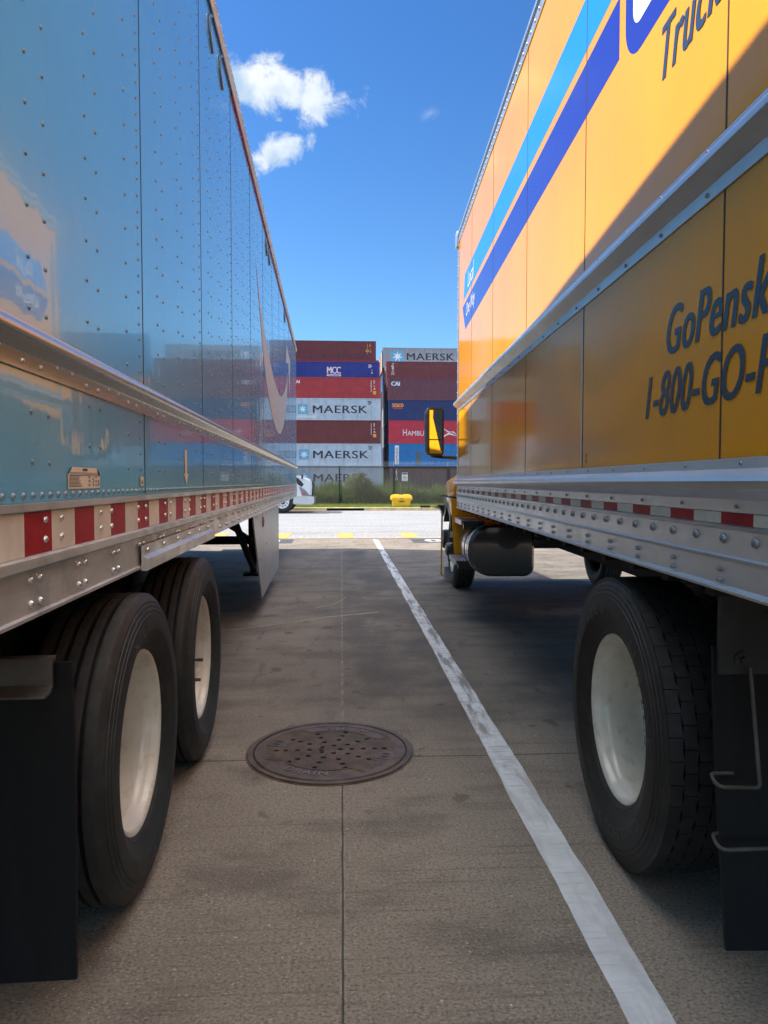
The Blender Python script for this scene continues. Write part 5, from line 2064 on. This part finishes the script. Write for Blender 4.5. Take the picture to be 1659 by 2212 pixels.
decal(c, "lettering_bar", mcc2, [KWHITE, ccol('blue', cols['blue'])], 2.63)
codes(c, 2.63, 11.1, KWHITE, tri=True)
c = container(LX + 0.21, YC2, 14.75, 2.60, 'red', "red container showing only its top edge above the royal blue one")
c = container(LX - 0.16, YC2, 17.35, 2.48, 'brown', "topmost brown container of the left stack against the sky")
codes(c, 2.48, 11.35, KAMBER, tri=True, tall=True)
decal(c, "label", lambda bm: sq(bm, 10.85, 11.25, 1.1, 1.32), KAMBER, 2.48)
# right stack, front row
RX = 5.62
c = container(RX + 0.16, Y0, HG, 2.90, 'darkbrown', "dark brown container behind the fence sign at the foot of the right stack")


def vert(bm, s, x0, x1, ztop, step, mi=0, **kw):
    for k, ch in enumerate(s):
        if ch != ' ':
            text(bm, ch, x0 + (0.06 if ch == 'I' else 0), x1 - (0.06 if ch == 'I' else 0), ztop - step * (k + 1) + step * 0.14, ztop - step * k, flat(-0.003), mi, **kw)


decal(c, "lettering", lambda bm: vert(bm, "TRITON", 0.74, 0.98, 2.52, 0.23, bold=0.03), KWHITE, 2.90)
c = container(RX + 0.10, Y0, 3.32, 2.73, 'sky', "sky blue container with a white vertical name strip and small dark hatch")


def dong(bm):
    sq(bm, 0.72, 1.21, 0.22, 2.50, 0)
    vert(bm, "DONGFANG", 0.84, 1.10, 2.2, 0.24, 1, bold=0.02)


decal(c, "lettering", dong, [KWHITE, ccol('navy', cols['navy'])], 2.73)
decal(c, "hatch", lambda bm: sq(bm, 3.27, 3.88, 0.16, 1.70), mat("dull_hatch", (0.10, 0.12, 0.14), 0.6), 2.73)
c = container(RX + 0.06, Y0, 6.05, 2.78, 'hamb', "bright red container with white capitals and sail emblem behind the truck mirror")


def hamb(bm):
    text(bm, "H", 1.75, 2.22, 0.95, 1.72, flat(), bold=0.0)
    text(bm, "AMBURG", 2.30, 5.3, 0.95, 1.55, flat(), bold=0.0)
    P = lambda *p: [(x, 0, z) for x, z in p]
    face(bm, P((6.20, 2.12), (6.55, 1.98), (7.05, 1.62), (7.5, 1.42), (7.85, 1.52), (7.65, 1.36), (7.25, 1.36), (6.75, 1.72)))
    face(bm, P((6.28, 2.05), (6.42, 1.75), (6.72, 0.95), (6.62, 0.72)))
    face(bm, P((6.62, 0.72), (6.78, 1.0), (7.25, 1.30), (7.75, 1.22), (8.5, 0.82), (7.9, 1.02), (7.4, 1.12), (7.0, 0.95)))
    face(bm, P((7.85, 1.52), (8.1, 1.32), (8.5, 0.82), (8.15, 1.15), (7.75, 1.40)))


decal(c, "lettering", hamb, KWHITE, 2.78)
c = container(RX + 0.0, Y0, 8.83, 2.45, 'navy', "navy blue container with small orange lettering in the right stack")
decal(c, "lettering", lambda bm: text(bm, "seaco", 0.48, 1.88, 1.60, 2.05, flat(), bold=0.05), KORANGE, 2.45)
decal(c, "lettering_bar", lambda bm: sq(bm, 0.6, 1.75, 1.42, 1.52), KPINK, 2.45)
c = container(RX - 0.07, Y0, 11.28, 2.62, 'plum', "plum container with a small white and dark blue emblem in the right stack")
decal(c, "emblem_shadow", lambda bm: text(bm, "CAI", 0.40, 1.56, 1.66, 2.30, flat(0.002), bold=0.12), KBLUEP, 2.62)
decal(c, "lettering", lambda bm: text(bm, "CAI", 0.44, 1.50, 1.72, 2.22, flat(-0.002), bold=0.06), KWHITE, 2.62)
c = container(RX - 0.02, 88.6, 13.90, 2.46, 'maroon', "maroon container with a white vertical name, second from the top of the right stack")
decal(c, "lettering", lambda bm: vert(bm, "TRITON", 0.62, 0.95, 2.22, 0.245, bold=0.03), KWHITE, 2.46)
c = container(RX - 0.19, YC2, 16.36, 2.67, 'grey', "topmost grey container with star square on the right stack")
maersk(c, 2.67, 1.15, 2.72, 3.15, 9.45, 1.52)
# rows behind (ends seen in the gap), then supports, then the stacks to either side
for k, (yy, col) in enumerate(((96.4, 'cream'), (99.0, 'orange'), (101.6, 'cream'))):
    container(RX - 0.19, yy, 16.36, 2.62, col, ("cream container end just behind the topmost grey one", "orange brown container end in the middle behind the topmost grey one",
                                               "cream container end deepest behind the topmost grey one")[k])
random.seed(21)
names = [n for n in cols if n not in ('cream',)]
SUP = "container buried inside the stacks behind the front rows"
for bx_, rows in ((LX + 0.1, ((88.6, 5), (91.2, 5), (93.8, 5))), (RX - 0.02, ((88.6, 5), (91.2, 6), (93.8, 6), (96.4, 6), (99.0, 6), (101.6, 6)))):
    for yy, nt in rows:
        z = HG
        hs = [2.90, 2.71, 2.78, 2.65, 2.50] if bx_ < 0 else [2.90, 2.73, 2.78, 2.45, 2.62]
        if bx_ < 0 and yy == 93.8:
            hs = [2.9, 2.9, 2.9, 2.9, 2.71]
        if bx_ < 0 and yy == 91.2:
            hs[4] = 2.59
        for k in range(nt):
            h = hs[k] if k < 5 else 2.46
            container(bx_ + random.uniform(-0.05, 0.05), yy, z, h, random.choice(names), SUP, "containers inside the stacks")
            z += h
for side, sx in (("left", LX - CL - 0.9), ("far left", LX - 2 * CL - 1.8), ("right", RX + CL + 0.9), ("far right", RX + 2 * CL + 1.8)):
    z = HG
    for k in range(7):
        h = random.choice((2.59, 2.7, 2.85))
        cl = random.choice(names)
        c = container(sx + random.uniform(-0.1, 0.1), Y0 + (0 if k < 5 else 2.6), z, h, cl, "container in a neighbouring stack hidden behind the parked trucks", "containers in the neighbouring stacks")
        if cl.startswith('maersk') or cl == 'grey':
            maersk(c, h, 2.28, 3.5, 3.97, 10.6, 1.4)
        z += h
    z = HG
    for k in range(5):
        container(sx, Y0 + 2.6, z, (z and 2.72), random.choice(names), SUP, "containers inside the stacks")
        z += 2.72
